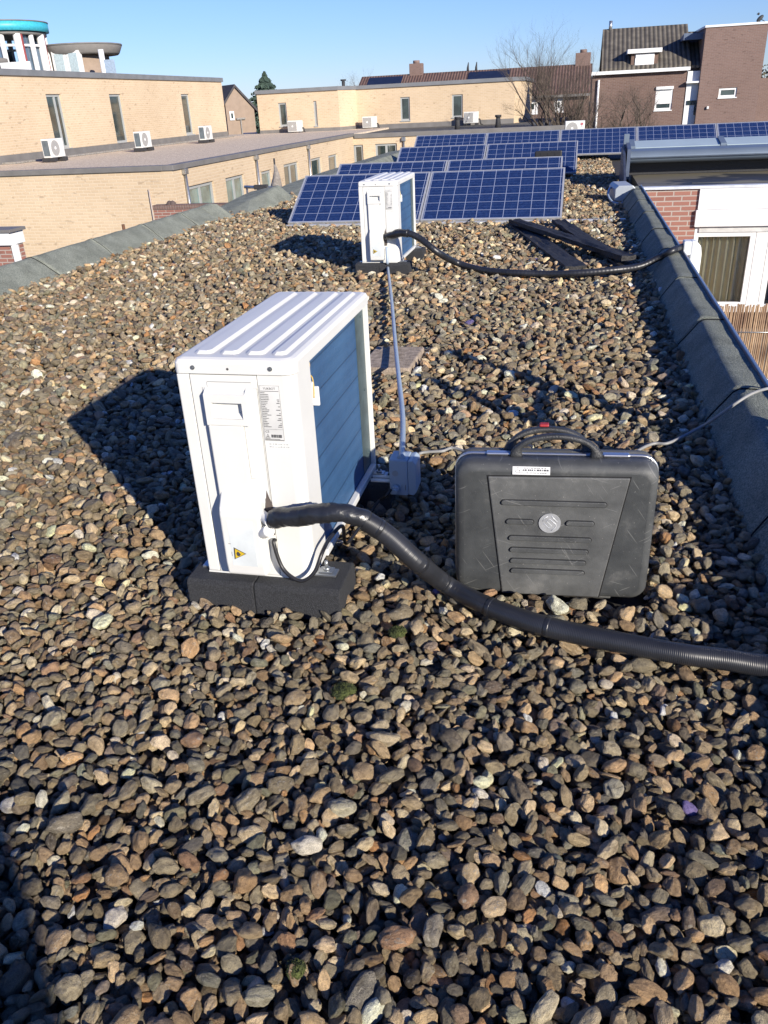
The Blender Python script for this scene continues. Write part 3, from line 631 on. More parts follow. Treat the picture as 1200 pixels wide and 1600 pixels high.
    # rubber blocks with aluminium rail and bolts
    for yb in (-0.055, 0.64):
        bm = B()
        prism(bm, [(yb, -0.02), (yb + 0.003, 0.072), (yb + 0.014, 0.084), (yb + 0.166, 0.084), (yb + 0.177, 0.072), (yb + 0.18, -0.02)], 'x', -0.052, 0.155, 0.004)
        prism(bm, [(yb, -0.02), (yb + 0.003, 0.072), (yb + 0.014, 0.084), (yb + 0.166, 0.084), (yb + 0.177, 0.072), (yb + 0.18, -0.02)], 'x', 0.157, 0.415, 0.004)
        bl = obj('rubber_block', bm, bfoam, r)
        bm = B(); box(bm, (-0.03, yb + 0.075, 0.0842), (0.385, yb + 0.115, 0.0905), 0.001); obj('mounting_rail', bm, galv, bl)
    for x, y in ((0.352, 0.045), (0.352, 0.74)):
        bm = B(); box(bm, (0.3305, y - 0.016, b0 + .001), (0.372, y + 0.016, b0 + 0.0045), 0.001)
        cyl(bm, (x, y, b0 + .0046), (x, y, b0 + 0.012), 0.0105, 6); cyl(bm, (x, y, b0 + .012), (x, y, b0 + 0.034), 0.005, 10)
        obj('mounting_bolt', bm, galv, r)
    return r
unit1 = make_unit()
unit2 = dup(unit1, (-1.765, 6.905, 0), 0.0)
unit2['label'] = 'smaller looking white heat pump unit farther back, in front of the nearest solar panels'

# ------------------------------------------------------------------ insulated pipes and cables
tapem = mat('black_tape', (0.022, 0.024, 0.030), 0.33, 0, 0.2, 14, 0.5, 26, spec=0.6)
hosem = mat('ribbed_black_hose', (0.024, 0.026, 0.032), 0.40, 0, 0.2, 9, spec=0.6)
h = empty('insulated_pipe', 'thick black ribbed pipe curving from the near unit past the case to the right edge', 'pipe', (0, 0, 0))
p0 = [Vector((-0.800, 1.842, 0.283)), ony(450, 808, 1.815), ony(500, 803, 1.80), ony(548, 804, 1.81), ony(600, 832, 1.83), ony(650, 876, 1.84)]
p1 = [onz(700, 915, 0.055), onz(760, 946, 0.052), onz(830, 972, 0.05), onz(900, 990, 0.05), onz(980, 1006, 0.054), onz(1060, 1021, 0.056), onz(1130, 1030, 0.052), onz(1205, 1040, 0.05), Vector((0.62, 1.70, .09)), Vector((.70, 1.71, .165)), Vector((.79, 1.72, .20)), Vector((.88, 1.73, .18)), Vector((.93, 1.735, .05)), Vector((.935, 1.74, -.4)), Vector((.935, 1.74, -1.2))]
path = smooth_path([p0[0], *p0[1:], *p1], 10)
def resample(P, step):
    out = [P[0]]; acc = 0
    for a, b_ in zip(P[:-1], P[1:]):
        L = (b_ - a).length; d = step - acc
        while d <= L: out.append(a + (b_ - a) * (d / L)); d += step
        acc = (acc + L) % step
    return out
rp = resample(path, 0.0011); k1 = int(0.32 / 0.0011)
bm = B(); tube(bm, rp[k1:], 0.0272, 20, True, prof=lambda i: 1.0 + (0.011 if (i % 4) in (1, 2) else -0.009) + 0.02 * math.sin(i * 0.012))
obj('ribbed_jacket', bm, hosem, h)
bm = B(); P2 = rp[int(0.045 / 0.0011):k1 + 9:6]
tube(bm, P2, 0.0262, 20, True)
for v in bm.verts:
    q = mnoise.noise(v.co * 22) * 0.006 + mnoise.noise(Vector((v.co.x * 120 + v.co.z * 90, v.co.y * 40, v.co.z * 50))) * 0.0030
    near = min(P2, key=lambda p: (p - v.co).length_squared); v.co += (v.co - near).normalized() * q
obj('tape_wrap', bm, tapem, h)
for d_ in (0.36, 0.52, 0.66, 0.85, 1.02):
    i = int(d_ / 0.0011); bm = B(); tube(bm, rp[i:i + 15:3], 0.0282, 20, True); obj('tape_band', bm, tapem, h)
# white foam pipe stubs at the valve end
bm = B(); tube(bm, smooth_path([(-0.815, 1.862, 0.232), (-0.800, 1.836, 0.247), (-0.770, 1.815, 0.268)], 5), 0.0165, 14); tube(bm, smooth_path([(-0.812, 1.866, 0.292), (-0.795, 1.845, 0.296), (-0.765, 1.818, 0.293)], 5), 0.0150, 14)
obj('white_foam_sleeve', bm, mat('white_foam', (0.72, 0.72, 0.70), 0.8, 0, 0.05, 30), h)
# second hose to the parapet
h2 = empty('insulated_pipe', 'thinner black pipe running from the far unit over the right parapet', 'pipe', (0, 0, 0))
q0 = Vector((-1.545, 6.88, 0.30))
path2 = smooth_path([q0, ony(632, 364, 6.78), ony(655, 372, 6.75), ony(685, 395, 6.72), onz(715, 411, 0.07), onz(755, 422, 0.035), onz(800, 426, 0.035), onz(850, 428, 0.03), onz(900, 427, 0.045), onz(960, 422, 0.06), onz(1000, 416, 0.07), onz(1030, 402, 0.13), onz(1050, 392, 0.185), onz(1068, 385, 0.19)], 9)
rp2 = resample(path2, 0.01)
bm = B(); tube(bm, rp2, 0.026, 14, True, prof=lambda i: 1 + (0.05 if i % 3 == 0 else -0.02)); obj('ribbed_jacket', bm, hosem, h2)
bm = B(); tube(bm, rp2[3:26], 0.031, 14, True)
for v in bm.verts: v.co += Vector((0, 0, mnoise.noise(v.co * 18) * .010))
obj('tape_wrap', bm, tapem, h2)
# white wall duct elbow over the parapet edge
bm = B(); e0 = onz(1072, 386, 0.19)
box(bm, (e0.x - 0.025, e0.y - 0.055, 0.135), (e0.x + 0.045, e0.y + 0.055, 0.240), 0.01)
t = B(); prism(t, [(e0.x + 0.03, 0.245), (e0.x + .075, .235), (e0.x + .105, .20), (e0.x + .115, .14), (e0.x + .115, -0.08), (e0.x + .03, -0.08)], 'y', e0.y - 0.06, e0.y + 0.06, 0.012); merge(bm, t)
tag(obj('duct_elbow', bm, whiteB, None), 'white plastic duct elbow capping the black pipe at the right parapet edge', 'duct cover')
# looped thin black cable from the near unit to the isolator box
loop = smooth_path([ (-0.775, 1.862, .215), ony(428, 850, 1.85), ony(440, 885, 1.84), ony(458, 903, 1.83), ony(475, 907, 1.83), ony(492, 893, 1.84), ony(504, 862, 1.87), ony(516, 840, 1.95), ony(535, 822, 2.03), (-0.655, 2.15, 0.05), (-0.645, 2.30, 0.035), onz(590, 785, 0.045), onz(603, 775, 0.075), ony(611, 764, 2.47)], 8)
bm = B(); tube(bm, loop, 0.0058, 10); tag(obj('power_cable', bm, cable_m), 'thin black cable looping below the near unit and running to the grey isolator box', 'cable')
# ------------------------------------------------------------------ isolator box
jb = empty('isolator_box', 'small grey plastic isolator box beside the near unit at the end of the conduit', 'electrical box', (-0.585, 2.50, 0.058))
bm = B(); box(bm, (0, 0, 0), (0.066, 0.088, 0.135), 0.004); obj('back_box', bm, grey_pvc, jb)
bm = B(); prism(bm, [(0.0, 0.004), (0.018, 0.0), (0.030, .016), (0.030, .119), (0.018, 0.135), (0.0, 0.131)], 'y', 0.002, 0.086, 0.003)
bmesh.ops.translate(bm, verts=bm.verts, vec=(0.0665, 0, 0)); obj('lid', bm, grey_pvc, jb)
bm = B(); cyl(bm, (0.022, -0.0005, .085), (0.022, -0.002, .085), 0.011, 20); obj('knockout', bm, mat('grey_pvc_recess', (0.34, 0.37, 0.41), 0.4), jb)
bm = B(); cyl(bm, (0.022, -0.0005, .030), (0.022, -0.020, .028), 0.0145, 8); cyl(bm, (0.022, -0.0205, .028), (0.022, -0.030, .026), 0.010, 12); obj('cable_gland', bm, grey_pvc, jb)
bm = B()
for (a, b_, c, d) in ((.044, .0445, .028, .042), (.0445, .050, .0415, .042), (.0445, .048, .035, .0355), (.056, .058, .022, .042)): box(bm, (a, -.0006, c), (b_, -.0001, d))
obj('moulded_mark', bm, mat('moulded_mark_grey', (0.12, 0.13, 0.16), 0.5), jb)
bm = B()
for y in (0.025, 0.062): cyl(bm, (0.033, y, .1355), (0.033, y, .137), 0.009, 16)
obj('knockout', bm, mat('grey_pvc_recess', (0.34, 0.37, 0.41), 0.4), jb)
for i, y in enumerate((0.02, 0.05)):
    bm = B(); cyl(bm, (-0.001, y, .045), (-0.072, y, .045), 0.007, 10); obj('mounting_rod', bm, whiteB, jb)
# ------------------------------------------------------------------ conduit and cables
bm = B(); tube(bm, smooth_path([(-1.535, 6.86, 0.22), (-1.53, 6.84, 0.10), onz(606, 418, .05), onz(612, 470, .052), onz(618, 540, .066), onz(623, 590, .09), onz(629, 650, .135), (-0.549, 2.56, 0.192), (-0.548, 2.548, .190)], 10), 0.0116, 12)
tag(obj('conduit_pipe', bm, grey_pvc), 'straight grey plastic conduit running over the gravel between the two heat pump units', 'conduit')
bm = B(); a_, b_ = onz(604, 540, .066), onz(619, 536, .066); tube(bm, [a_ + Vector((-.005, 0, 0)), a_ + Vector((.0, .03, 0))], 0.0125, 12)
tag(obj('conduit_collar', bm, cable_m), 'dark collar around the grey conduit where it crosses the paving slab', 'clamp')
bm = B(); box(bm, (-1.105, 4.10, -0.03), (-0.815, 4.52, 0.028), 0.008, 2)
for v in bm.verts: v.co += Vector((mnoise.noise(v.co * 9), mnoise.noise(v.co * 9 + Vector((5, 0, 0))), 0)) * 0.012
tag(obj('paving_slab', bm, mat('pinkish_paver', (0.42, 0.34, 0.26), 0.9, 0, 0.25, 30, 0.5, 120, c2=(0.24, 0.19, 0.14))), 'square pinkish concrete paving slab lying in the gravel under the conduit', 'paving slab')
bm = B(); tube(bm, smooth_path([(-0.55, 2.86, 0.02), onz(655, 709, 0.02), onz(690, 705, .028), onz(720, 703, .03), (-0.1, 2.72, 0.03), (0.1, 2.78, 0.025), onz(1010, 697, .03), onz(1045, 692, 0.035), onz(1090, 670, 0.05), onz(1115, 655, .10), onz(1150, 630, .175), onz(1175, 615, .20), onz(1200, 607, 0.20), onz(1230, 603, .19), (1.02, 3.3, 0.0)], 9), 0.0062, 10)
tag(obj('signal_cable', bm, greycable), 'thin light grey cable running behind the case and over the right parapet', 'cable')

# ------------------------------------------------------------------ TOOL CASE
hard = bpy.data.materials.new('scuffed_black_plastic'); hard.use_nodes = True
def _hard():
    n, l = nodes_of(hard); b = n['Principled BSDF']; b.inputs['Specular IOR Level'].default_value = 0.5
    tc = n.new('ShaderNodeTexCoord')
    n1 = n.new('ShaderNodeTexNoise'); n1.inputs['Scale'].default_value = 7; n1.inputs['Detail'].default_value = 8; n1.inputs['Roughness'].default_value = .7; l.new(tc.outputs['Object'], n1.inputs['Vector'])
    r1 = ramp(n, [(0.35, (0.020, 0.023, 0.026)), (0.58, (0.036, 0.040, 0.042)), (0.76, (0.11, 0.11, 0.105))]); l.new(n1.outputs['Fac'], r1.inputs['Fac'])
    # scratches: stretched, rotated noises
    cur = r1.outputs['Color']
    for (ang, sc, th) in ((0.6, 3.0, .685), (-1.1, 4.0, .70), (1.3, 2.2, .70)):
        m0 = n.new('ShaderNodeMapping'); m0.inputs['Rotation'].default_value = (0, ang, 0); l.new(tc.outputs['Object'], m0.inputs['Vector'])
        mp = n.new('ShaderNodeMapping'); mp.inputs['Scale'].default_value = (95, 4, 3.0 * sc / 2); l.new(m0.outputs[0], mp.inputs['Vector'])
        nn = n.new('ShaderNodeTexNoise'); nn.inputs['Scale'].default_value = 1.6; nn.inputs['Detail'].default_value = 1; l.new(mp.outputs[0], nn.inputs['Vector'])
        rr_ = ramp(n, [(th + .015, (0, 0, 0)), (th + .04, (0.45, .45, .45))]); l.new(nn.outputs['Fac'], rr_.inputs['Fac'])
        mx = n.new('ShaderNodeMixRGB'); l.new(rr_.outputs['Color'], mx.inputs[0]); l.new(cur, mx.inputs[1]); mx.inputs[2].default_value = (0.20, 0.20, 0.19, 1); cur = mx.outputs[0]
    geo = n.new('ShaderNodeNewGeometry'); pr_ = ramp(n, [(0.505, (0, 0, 0)), (0.56, (0.55, .55, .55))]); l.new(geo.outputs['Pointiness'], pr_.inputs['Fac'])
    wn = n.new('ShaderNodeMath'); wn.operation = 'MULTIPLY'; l.new(pr_.outputs['Color'], wn.inputs[0]); l.new(n1.outputs['Fac'], wn.inputs[1])
    mw_ = n.new('ShaderNodeMixRGB'); l.new(wn.outputs[0], mw_.inputs[0]); l.new(cur, mw_.inputs[1]); mw_.inputs[2].default_value = (0.24, 0.24, 0.23, 1); cur = mw_.outputs[0]
    # dust specks
    n2 = n.new('ShaderNodeTexNoise'); n2.inputs['Scale'].default_value = 150; n2.inputs['Detail'].default_value = 2; l.new(tc.outputs['Object'], n2.inputs['Vector'])
    r2 = ramp(n, [(0.70, (0, 0, 0)), (0.76, (0.5, .5, .5))]); l.new(n2.outputs['Fac'], r2.inputs['Fac'])
    m2 = n.new('ShaderNodeMixRGB'); l.new(r2.outputs['Color'], m2.inputs[0]); l.new(cur, m2.inputs[1]); m2.inputs[2].default_value = (0.3, 0.29, 0.27, 1); l.new(m2.outputs[0], b.inputs['Base Color'])
    rr2 = ramp(n, [(0.3, (.42, .42, .42)), (.7, (.62, .62, .62))]); l.new(n1.outputs['Fac'], rr2.inputs['Fac']); l.new(rr2.outputs['Color'], b.inputs['Roughness'])
    n3 = n.new('ShaderNodeTexNoise'); n3.inputs['Scale'].default_value = 420; l.new(tc.outputs['Object'], n3.inputs['Vector'])
    bp = n.new('ShaderNodeBump'); bp.inputs['Strength'].default_value = 0.35; bp.inputs['Distance'].default_value = 0.002; l.new(n3.outputs['Fac'], bp.inputs['Height']); l.new(bp.outputs['Normal'], b.inputs['Normal'])
_hard()
case = empty('tool_case', 'black scuffed hard plastic tool case standing on its edge in the gravel', 'tool case', (-0.283, 1.995, -0.006), math.atan2(0.032, 0.53))
CW, CH = 0.548, 0.424
def rrect(x0, z0, x1, z1, r, n=7):
    P = []
    for cx, cz, a0 in ((x1 - r, z0 + r, -PI / 2), (x1 - r, z1 - r, 0), (x0 + r, z1 - r, PI / 2), (x0 + r, z0 + r, PI)):
        for i in range(n): a = a0 + PI / 2 * i / (n - 1); P.append((cx + r * math.cos(a), cz + r * math.sin(a)))
    return P
def shell(bm, ys, insets, rads, mi=0):
    rings = []
    for y, i, r_ in zip(ys, insets, rads): rings.append([bm.verts.new((p[0], y, p[1])) for p in rrect(i, i, CW - i, CH - i, r_)])
    n = len(rings[0])
    for a, b_ in zip(rings[:-1], rings[1:]):
        for i in range(n): f = bm.faces.new([a[i], a[(i + 1) % n], b_[(i + 1) % n], b_[i]]); f.smooth = True
    bm.faces.new(rings[0]); bm.faces.new(list(reversed(rings[-1])))
    bmesh.ops.recalc_face_normals(bm, faces=bm.faces)
bm = B(); shell(bm, [0.0, 0.002, 0.008, 0.018, 0.034, 0.066], [0.026, 0.018, 0.009, 0.004, 0.001, 0.0], [.03, .034, .040, .043, .045, .046])
fs = obj('front_shell', bm, hard, case)
bm = B(); shell(bm, [0.082, 0.115, 0.130, 0.142, 0.146], [0.0, 0.002, 0.008, 0.018, .028], [.046, .045, .04, .034, .03]); obj('rear_shell', bm, hard, case)
bm = B(); shell(bm, [0.0665, 0.068, 0.0725, 0.0745, 0.079, 0.0815], [-0.001, -0.003, -0.003, 0.001, -0.0025, -0.001], [.047] * 6); obj('aluminium_band', bm, alu, case)
# recessed side areas: shallow raised centre panel edges and moulded bars on the front shell
bm = B()
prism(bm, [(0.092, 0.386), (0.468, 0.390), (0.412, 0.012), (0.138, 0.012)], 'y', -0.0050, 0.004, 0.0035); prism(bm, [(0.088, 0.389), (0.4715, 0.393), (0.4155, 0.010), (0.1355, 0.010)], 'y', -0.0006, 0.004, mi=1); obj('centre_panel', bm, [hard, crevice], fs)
def pill(bm, x0, x1, z, r_, y0, y1):
    P = [(x1 + r_ * math.sin(a), z - r_ * math.cos(a)) for a in [PI * i / 8 for i in range(9)]] + [(x0 - r_ * math.sin(a), z + r_ * math.cos(a)) for a in [PI * i / 8 for i in range(9)]]
    prism(bm, P, 'y', y0, y1, 0.0014)
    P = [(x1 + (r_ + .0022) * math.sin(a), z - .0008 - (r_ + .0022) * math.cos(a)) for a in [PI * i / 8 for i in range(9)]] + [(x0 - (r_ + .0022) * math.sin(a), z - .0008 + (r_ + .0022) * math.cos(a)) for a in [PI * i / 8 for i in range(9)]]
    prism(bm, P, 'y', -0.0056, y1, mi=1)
for (x0, x1, z) in ((0.137, 0.405, 0.315), (0.152, 0.213, 0.256), (0.315, 0.376, 0.256), (0.160, 0.372, 0.204), (0.164, 0.366, 0.166), (0.166, 0.362, 0.130), (0.168, 0.360, 0.097)):
    bm = B(); pill(bm, x0, x1, z - .004, 0.0070, -0.0115, -0.0045); obj('moulded_bar', bm, [hard, crevice], fs)
bm = B(); cyl(bm, (0.264, -0.0045, 0.250), (0.264, -0.0085, 0.250), 0.030, 40); em = obj('emblem', bm, mat('emblem_silver', (0.45, 0.46, 0.47), 0.4, 0.3, 0.1, 60), fs)
bm = B(); ec = Vector((0.264, -0.0088, 0.250)); k = 0.030 / 225
def ep(x, y): return ec + Vector(((x - 615) * k, 0, (425 - y) * k))
emm = mat('emblem_lines', (0.72, 0.74, 0.75), 0.4, 0.2)
tube(bm, [ep(500, 435), ep(600, 535), ep(652, 480), ep(550, 382), ep(612, 325), ep(735, 435), ep(745, 480), ep(720, 540), ep(650, 590)], 0.0010, 6)
tube(bm, [ep(640, 250), ep(765, 385)], 0.0011, 6); tube(bm, [ep(470, 380), ep(500, 310), ep(570, 262)], 0.0008, 6)
obj('emblem_mark', bm, emm, em)
bm = B(); box(bm, (0.158, 0.0, 0.0), (0.258, 0.0004, 0.022))
st = obj('sticker', bm, paper, case); st.location = (0, -0.0055, 0.395); st.rotation_euler = (rad(-30), 0, 0)
bm = B(); rs = random.Random(9)
for z, x0, x1, hh in ((0.017, .170, .245, .0018), (0.010, .186, .250, .0045), (0.004, .195, .25, .0018)):
    x = x0
    while x < x1: g = rs.uniform(.002, .007); box(bm, (x, -0.0004, z), (x + g, -0.0001, z + hh)); x += g + rs.uniform(.001, .004)
tube(bm, [Vector((0.172 + .006 * math.cos(a), -.0004, .009 + .004 * math.sin(a))) for a in [i * PI / 6 for i in range(12)]], 0.0004, 4)
tube(bm, [Vector((0.181 + .006 * math.cos(a), -.0004, .009 + .004 * math.sin(a))) for a in [i * PI / 6 for i in range(12)]], 0.0004, 4)
obj('printing', bm, ink, st)
bm = B(); box(bm, (0.262, 0.010, 0.405), (0.272, 0.020, 0.413), 0.002); obj('red_tab', bm, mat('red_plastic', (0.55, 0.03, 0.03), 0.4), case)
def handle(y, lean, nm, x0=0.166, x1=0.382, hgt=0.074):
    bm = B(); P = []; k = 26; rings = []
    for i in range(k + 1):
        a = PI * i / k; cx = (x0 + x1) / 2 - math.cos(a) * ((x1 - x0) / 2 - 0.0) ; zz = CH - 0.006 + (max(0.0, math.sin(a)) ** 0.78) * (hgt - 0.012)
        P.append(Vector((cx, y + lean * (zz - CH), zz)))
    for i, p in enumerate(P):
        t = (P[min(i + 1, k)] - P[max(i - 1, 0)]).normalized(); nrm = Vector((0, 1, 0)); bi = t.cross(nrm).normalized()
        s_ = abs(i - k / 2) / (k / 2); hw = 0.011 ; tk = 0.0075 + 0.012 * max(0, s_ - 0.72) / 0.28
        rings.append([bm.verts.new(p + nrm * u * hw + bi * v * tk) for u, v in ((-1, -.6), (-.6, -1), (.6, -1), (1, -.6), (1, .6), (.6, 1), (-.6, 1), (-1, .6))])
    for a_, b_ in zip(rings[:-1], rings[1:]):
        for i in range(8): bm.faces.new([a_[i], a_[(i + 1) % 8], b_[(i + 1) % 8], b_[i]]).smooth = True
    bm.faces.new(rings[0]); bm.faces.new(list(reversed(rings[-1])))
    bmesh.ops.recalc_face_normals(bm, faces=bm.faces); return obj(nm, bm, mat('handle_black', (0.045, 0.047, 0.05), 0.42, 0, 0.2, 20, 0.3, 300), case)
handle(0.060, 0.05, 'handle')
h_ = handle(0.100, 0.40, 'handle', 0.150, 0.360, 0.072)
bm = B(); box(bm, (0.228, 0.114, 0.486), (0.254, 0.134, 0.4940), 0.003); obj('red_patch', bm, mat('dull_red_plastic', (0.38, 0.03, 0.035), 0.5), h_)
for x in (0.085, 0.40):
    bm = B(); box(bm, (x, 0.058, CH - 0.001), (x + 0.07, 0.080, CH + 0.006), 0.003); obj('latch', bm, alu, case)
for x in (0.24, 0.40):
    bm = B(); box(bm, (x, 0.02, -0.006), (x + 0.05, 0.05, 0.003), 0.003); obj('foot', bm, hard, case)

# ------------------------------------------------------------------ charred planks, strip, moss, stones
char = mat('charred_wood', (0.035, 0.034, 0.034), 0.7, 0, 0.35, 20, 1.0, 45, c2=(0.010, 0.010, 0.011), thr=(.4, .7))
def plank(a, b_, wdt, th, label, sd, taper=1.0):
    a = Vector(a); b_ = Vector(b_); L = (b_ - a).length; n = 40; bm = B(); rings = []
    x = (b_ - a).normalized(); y = Vector((0, 0, 1)).cross(x).normalized(); z = x.cross(y)
    for i in range(n + 1):
        t = i / n; c = a + (b_ - a) * t; ring = []
        w0 = wdt * (1 + (taper - 1) * t)
        for (u, v) in ((-1, -1), (-.33, -1), (.33, -1), (1, -1), (1, 0), (1, 1), (.55, 1), (.2, 1), (-.2, 1), (-.55, 1), (-1, 1), (-1, 0)):
            q = Vector((i * .35, u * 2.5 + sd, v * 2)); nn = mnoise.noise(q); n2 = mnoise.noise(Vector((i * 0.12, u * 6 + sd * 3, 7)))
            ring.append(bm.verts.new(c - a + y * (u * w0 / 2 + nn * .010) + z * (v * th / 2 + (min(0, n2) * th * 0.9 if v > 0 and abs(u) < .9 else 0) + nn * .004)))
        rings.append(ring)
    for p, q in zip(rings[:-1], rings[1:]):
        for i in range(12): bm.faces.new([p[i], p[(i + 1) % 12], q[(i + 1) % 12], q[i]])
    bm.faces.new(rings[0]); bm.faces.new(list(reversed(rings[-1])))
    bmesh.ops.recalc_face_normals(bm, faces=bm.faces)
    o = obj('wooden_plank', bm, char); o.location = a; tag(o, label, 'plank', 'charred planks lying on the gravel'); return o
plank(onz(803, 345, 0.08), onz(982, 403, 0.085), 0.125, 0.04, 'long black charred plank lying across the two others, pale end towards the parapet', 1)
plank(onz(806, 350, 0.025), onz(900, 419, 0.03), 0.175, 0.035, 'wide cracked black plank running under the thin black pipe', 5)
plank(onz(872, 345, 0.05), onz(985, 420, 0.02), 0.14, 0.035, 'short black splintered plank passing beneath the long one', 9)
bm = B(); a = onz(640, 347, 0.035); box(bm, (-3.46, 9.86, -0.01), (0.56, 9.91, 0.022), 0.004); tag(obj('mounting_rail', bm, aluF), 'thin aluminium rail along the foot of the nearest solar panels towards the parapet', 'rail')
mossm = mat('green_moss', (0.10, 0.12, 0.03), 0.95, 0, 0.3, 60, 1, 200, c2=(0.03, 0.04, 0.012))
def moss(c, r_, label):
    bm = B(); rs = random.Random(int(c.x * 1000)); c = Vector((c.x, c.y, c.z))
    for i in range(int(520 * r_ / .03)):
        a = rs.uniform(0, 2 * PI); d = r_ * math.sqrt(rs.random()); q = Vector((d * math.cos(a), d * math.sin(a), 0.012 * (1 - (d / r_) ** 2) + rs.uniform(-.004, .003)))
        up = Vector((rs.gauss(0, .6), rs.gauss(0, .6), 1)).normalized() * rs.uniform(.003, .006); s_ = Vector((rs.gauss(0, 1), rs.gauss(0, 1), 0)).normalized() * .0012
        bm.faces.new([bm.verts.new(q - s_), bm.verts.new(q + s_), bm.verts.new(q + up)])
    t = B(); bmesh.ops.create_icosphere(t, subdivisions=3, radius=1); 
    for v in t.verts: v.co = Vector((v.co.x * r_ * .9, v.co.y * r_ * .9, v.co.z * .012)) * (1 + .3 * mnoise.noise(v.co * 2))
    merge(bm, t); o = obj('moss_clump', bm, mossm); o.location = c; tag(o, label, 'moss', 'moss clumps in the gravel')
moss(onz(621, 988, 0.016), 0.026, 'round dark green moss clump among the pebbles below the thick pipe')
moss(onz(537, 1080, 0.012), 0.032, 'flat yellow green moss patch among the pebbles, nearer the camera')
moss(onz(462, 1515, 0.006), 0.018, 'small moss tuft between pebbles near the bottom edge')

# ================================================================== SOLAR PANELS
def cell_material():
    m = bpy.data.materials.new('solar_cells'); m.use_nodes = True; n, l = nodes_of(m); b = n['Principled BSDF']
    tc = n.new('ShaderNodeTexCoord'); sp = n.new('ShaderNodeSeparateXYZ'); l.new(tc.outputs['Object'], sp.inputs[0])
    def line(axis, off, pitch, wd):
        a = n.new('ShaderNodeMath'); a.operation = 'ADD'; a.inputs[1].default_value = off; l.new(sp.outputs[axis], a.inputs[0])
        d = n.new('ShaderNodeMath'); d.operation = 'DIVIDE'; d.inputs[1].default_value = pitch; l.new(a.outputs[0], d.inputs[0])
        f = n.new('ShaderNodeMath'); f.operation = 'FRACT'; l.new(d.outputs[0], f.inputs[0])
        c = n.new('ShaderNodeMath'); c.operation = 'LESS_THAN'; c.inputs[1].default_value = wd / pitch; l.new(f.outputs[0], c.inputs[0]); return c.outputs[0]
    A = line(0, 10 * .1572 + 0.0035 - 0.033, .1572, 0.007); Bn = line(1, 10 * .1572 + 0.0035 - 0.020, .1572, 0.007)
    bus = line(1, 10 * .0524 + .0262, .0524, 0.0016)
    mx = n.new('ShaderNodeMath'); mx.operation = 'MAXIMUM'; l.new(A, mx.inputs[0]); l.new(Bn, mx.inputs[1])
    vo = n.new('ShaderNodeTexVoronoi'); vo.inputs['Scale'].default_value = 45; l.new(tc.outputs['Object'], vo.inputs['Vector'])
    r = ramp(n, [(0.0, (0.010, 0.020, 0.080)), (0.5, (0.013, 0.030, 0.098)), (1.0, (0.020, 0.042, 0.135))]); l.new(vo.outputs['Color'], r.inputs['Fac'])
    m0 = n.new('ShaderNodeMixRGB'); m0.inputs[0].default_value = 0; l.new(bus, m0.inputs[0]); l.new(r.outputs['Color'], m0.inputs[1]); m0.inputs[2].default_value = (0.09, 0.12, 0.24, 1)
    m1 = n.new('ShaderNodeMixRGB'); l.new(mx.outputs[0], m1.inputs[0]); l.new(m0.outputs[0], m1.inputs[1]); m1.inputs[2].default_value = (0.27, 0.31, 0.42, 1)
    l.new(m1.outputs[0], b.inputs['Base Color']); b.inputs['Roughness'].default_value = 0.22; b.inputs['Coat Weight'].default_value = 0.5; b.inputs['Coat Roughness'].default_value = 0.08
    return m
cellm = cell_material()
TILT = 28.0
def make_panel():
    r = empty('solar_panel', 'left panel of the nearest row, partly hidden by the far heat pump', 'solar panel', (0, 0, 0), 0, 'tilted solar panels on the roof')
    r.rotation_euler = (rad(TILT), 0, 0)
    bm = B(); w_, h_, f_ = 1.65, 0.99, 0.022
    box(bm, (0, 0, -0.035), (f_, h_, 0.002), 0.001, 1); box(bm, (w_ - f_, 0, -0.035), (w_, h_, 0.002), 0.001, 1); box(bm, (f_, 0, -0.035), (w_ - f_, f_ * .6, 0.002), 0.001, 1); box(bm, (f_, h_ - f_ * .6, -0.035), (w_ - f_, h_, 0.002), 0.001, 1)
    obj('frame', bm, aluF, r)
    bm = B(); box(bm, (f_ + .0005, f_ * .6 + .0005, -0.006), (w_ - f_ - .0005, h_ - f_ * .6 - .0005, -0.001)); obj('cell_sheet', bm, cellm, r)
    bm = B(); c, s_ = math.cos(rad(TILT)), math.sin(rad(TILT))
    def L(y, z): return (y * c + z * s_, -y * s_ + z * c)     # level coords -> panel coords
    tri = [L(0.02, -0.045), L(h_ * c, -0.045), L(h_ * c - 0.005, h_ * s_ - 0.045), L(0.03, -0.005)]
    bm.free()
    for x in (0.01, w_ - 0.05): bm = B(); prism(bm, tri, 'x', x, x + 0.04); obj('support_frame', bm, aluF, r)
    bm = B(); q = [L(h_ * c + .002, h_ * s_ - 0.05), L(h_ * c + 0.14, -0.045), L(h_ * c + 0.146, -0.045), L(h_ * c + .008, h_ * s_ - 0.05)]
    prism(bm, q, 'x', 0.0, w_); obj('rear_deflector', bm, galv, r)
    return r
pan = make_panel()
PL = [(-3.46, 9.93, 0.04, None), (-1.80, 9.93, 0.04, 'right panel of the nearest row, fully visible behind the charred planks'),
      (-3.53, 11.9, 0.045, 'left panel of the second row, only its top strip showing'), (-1.87, 11.9, 0.045, 'right panel of the second row, only its top strip showing'),
      (-3.34, 15.63, 0.065, 'left panel of the third row, beside the yellow building'), (-1.675, 15.63, 0.065, 'right panel of the third row with a small dark box before it'),
      (-3.75, 19.63, 0.115, 'leftmost panel of the farthest row'), (-2.09, 19.63, 0.115, 'second panel from the left in the farthest row'), (-0.43, 19.63, 0.115, 'middle panel of the farthest row, above the bare gravel strip'),
      (1.23, 19.63, 0.115, 'fourth panel of the farthest row, behind the pale roof cover'), (2.89, 19.63, 0.115, 'rightmost panel of the farthest row, cut by the photo edge'), (4.55, 19.63, 0.115, 'panel of the farthest row just beyond the right photo edge')]
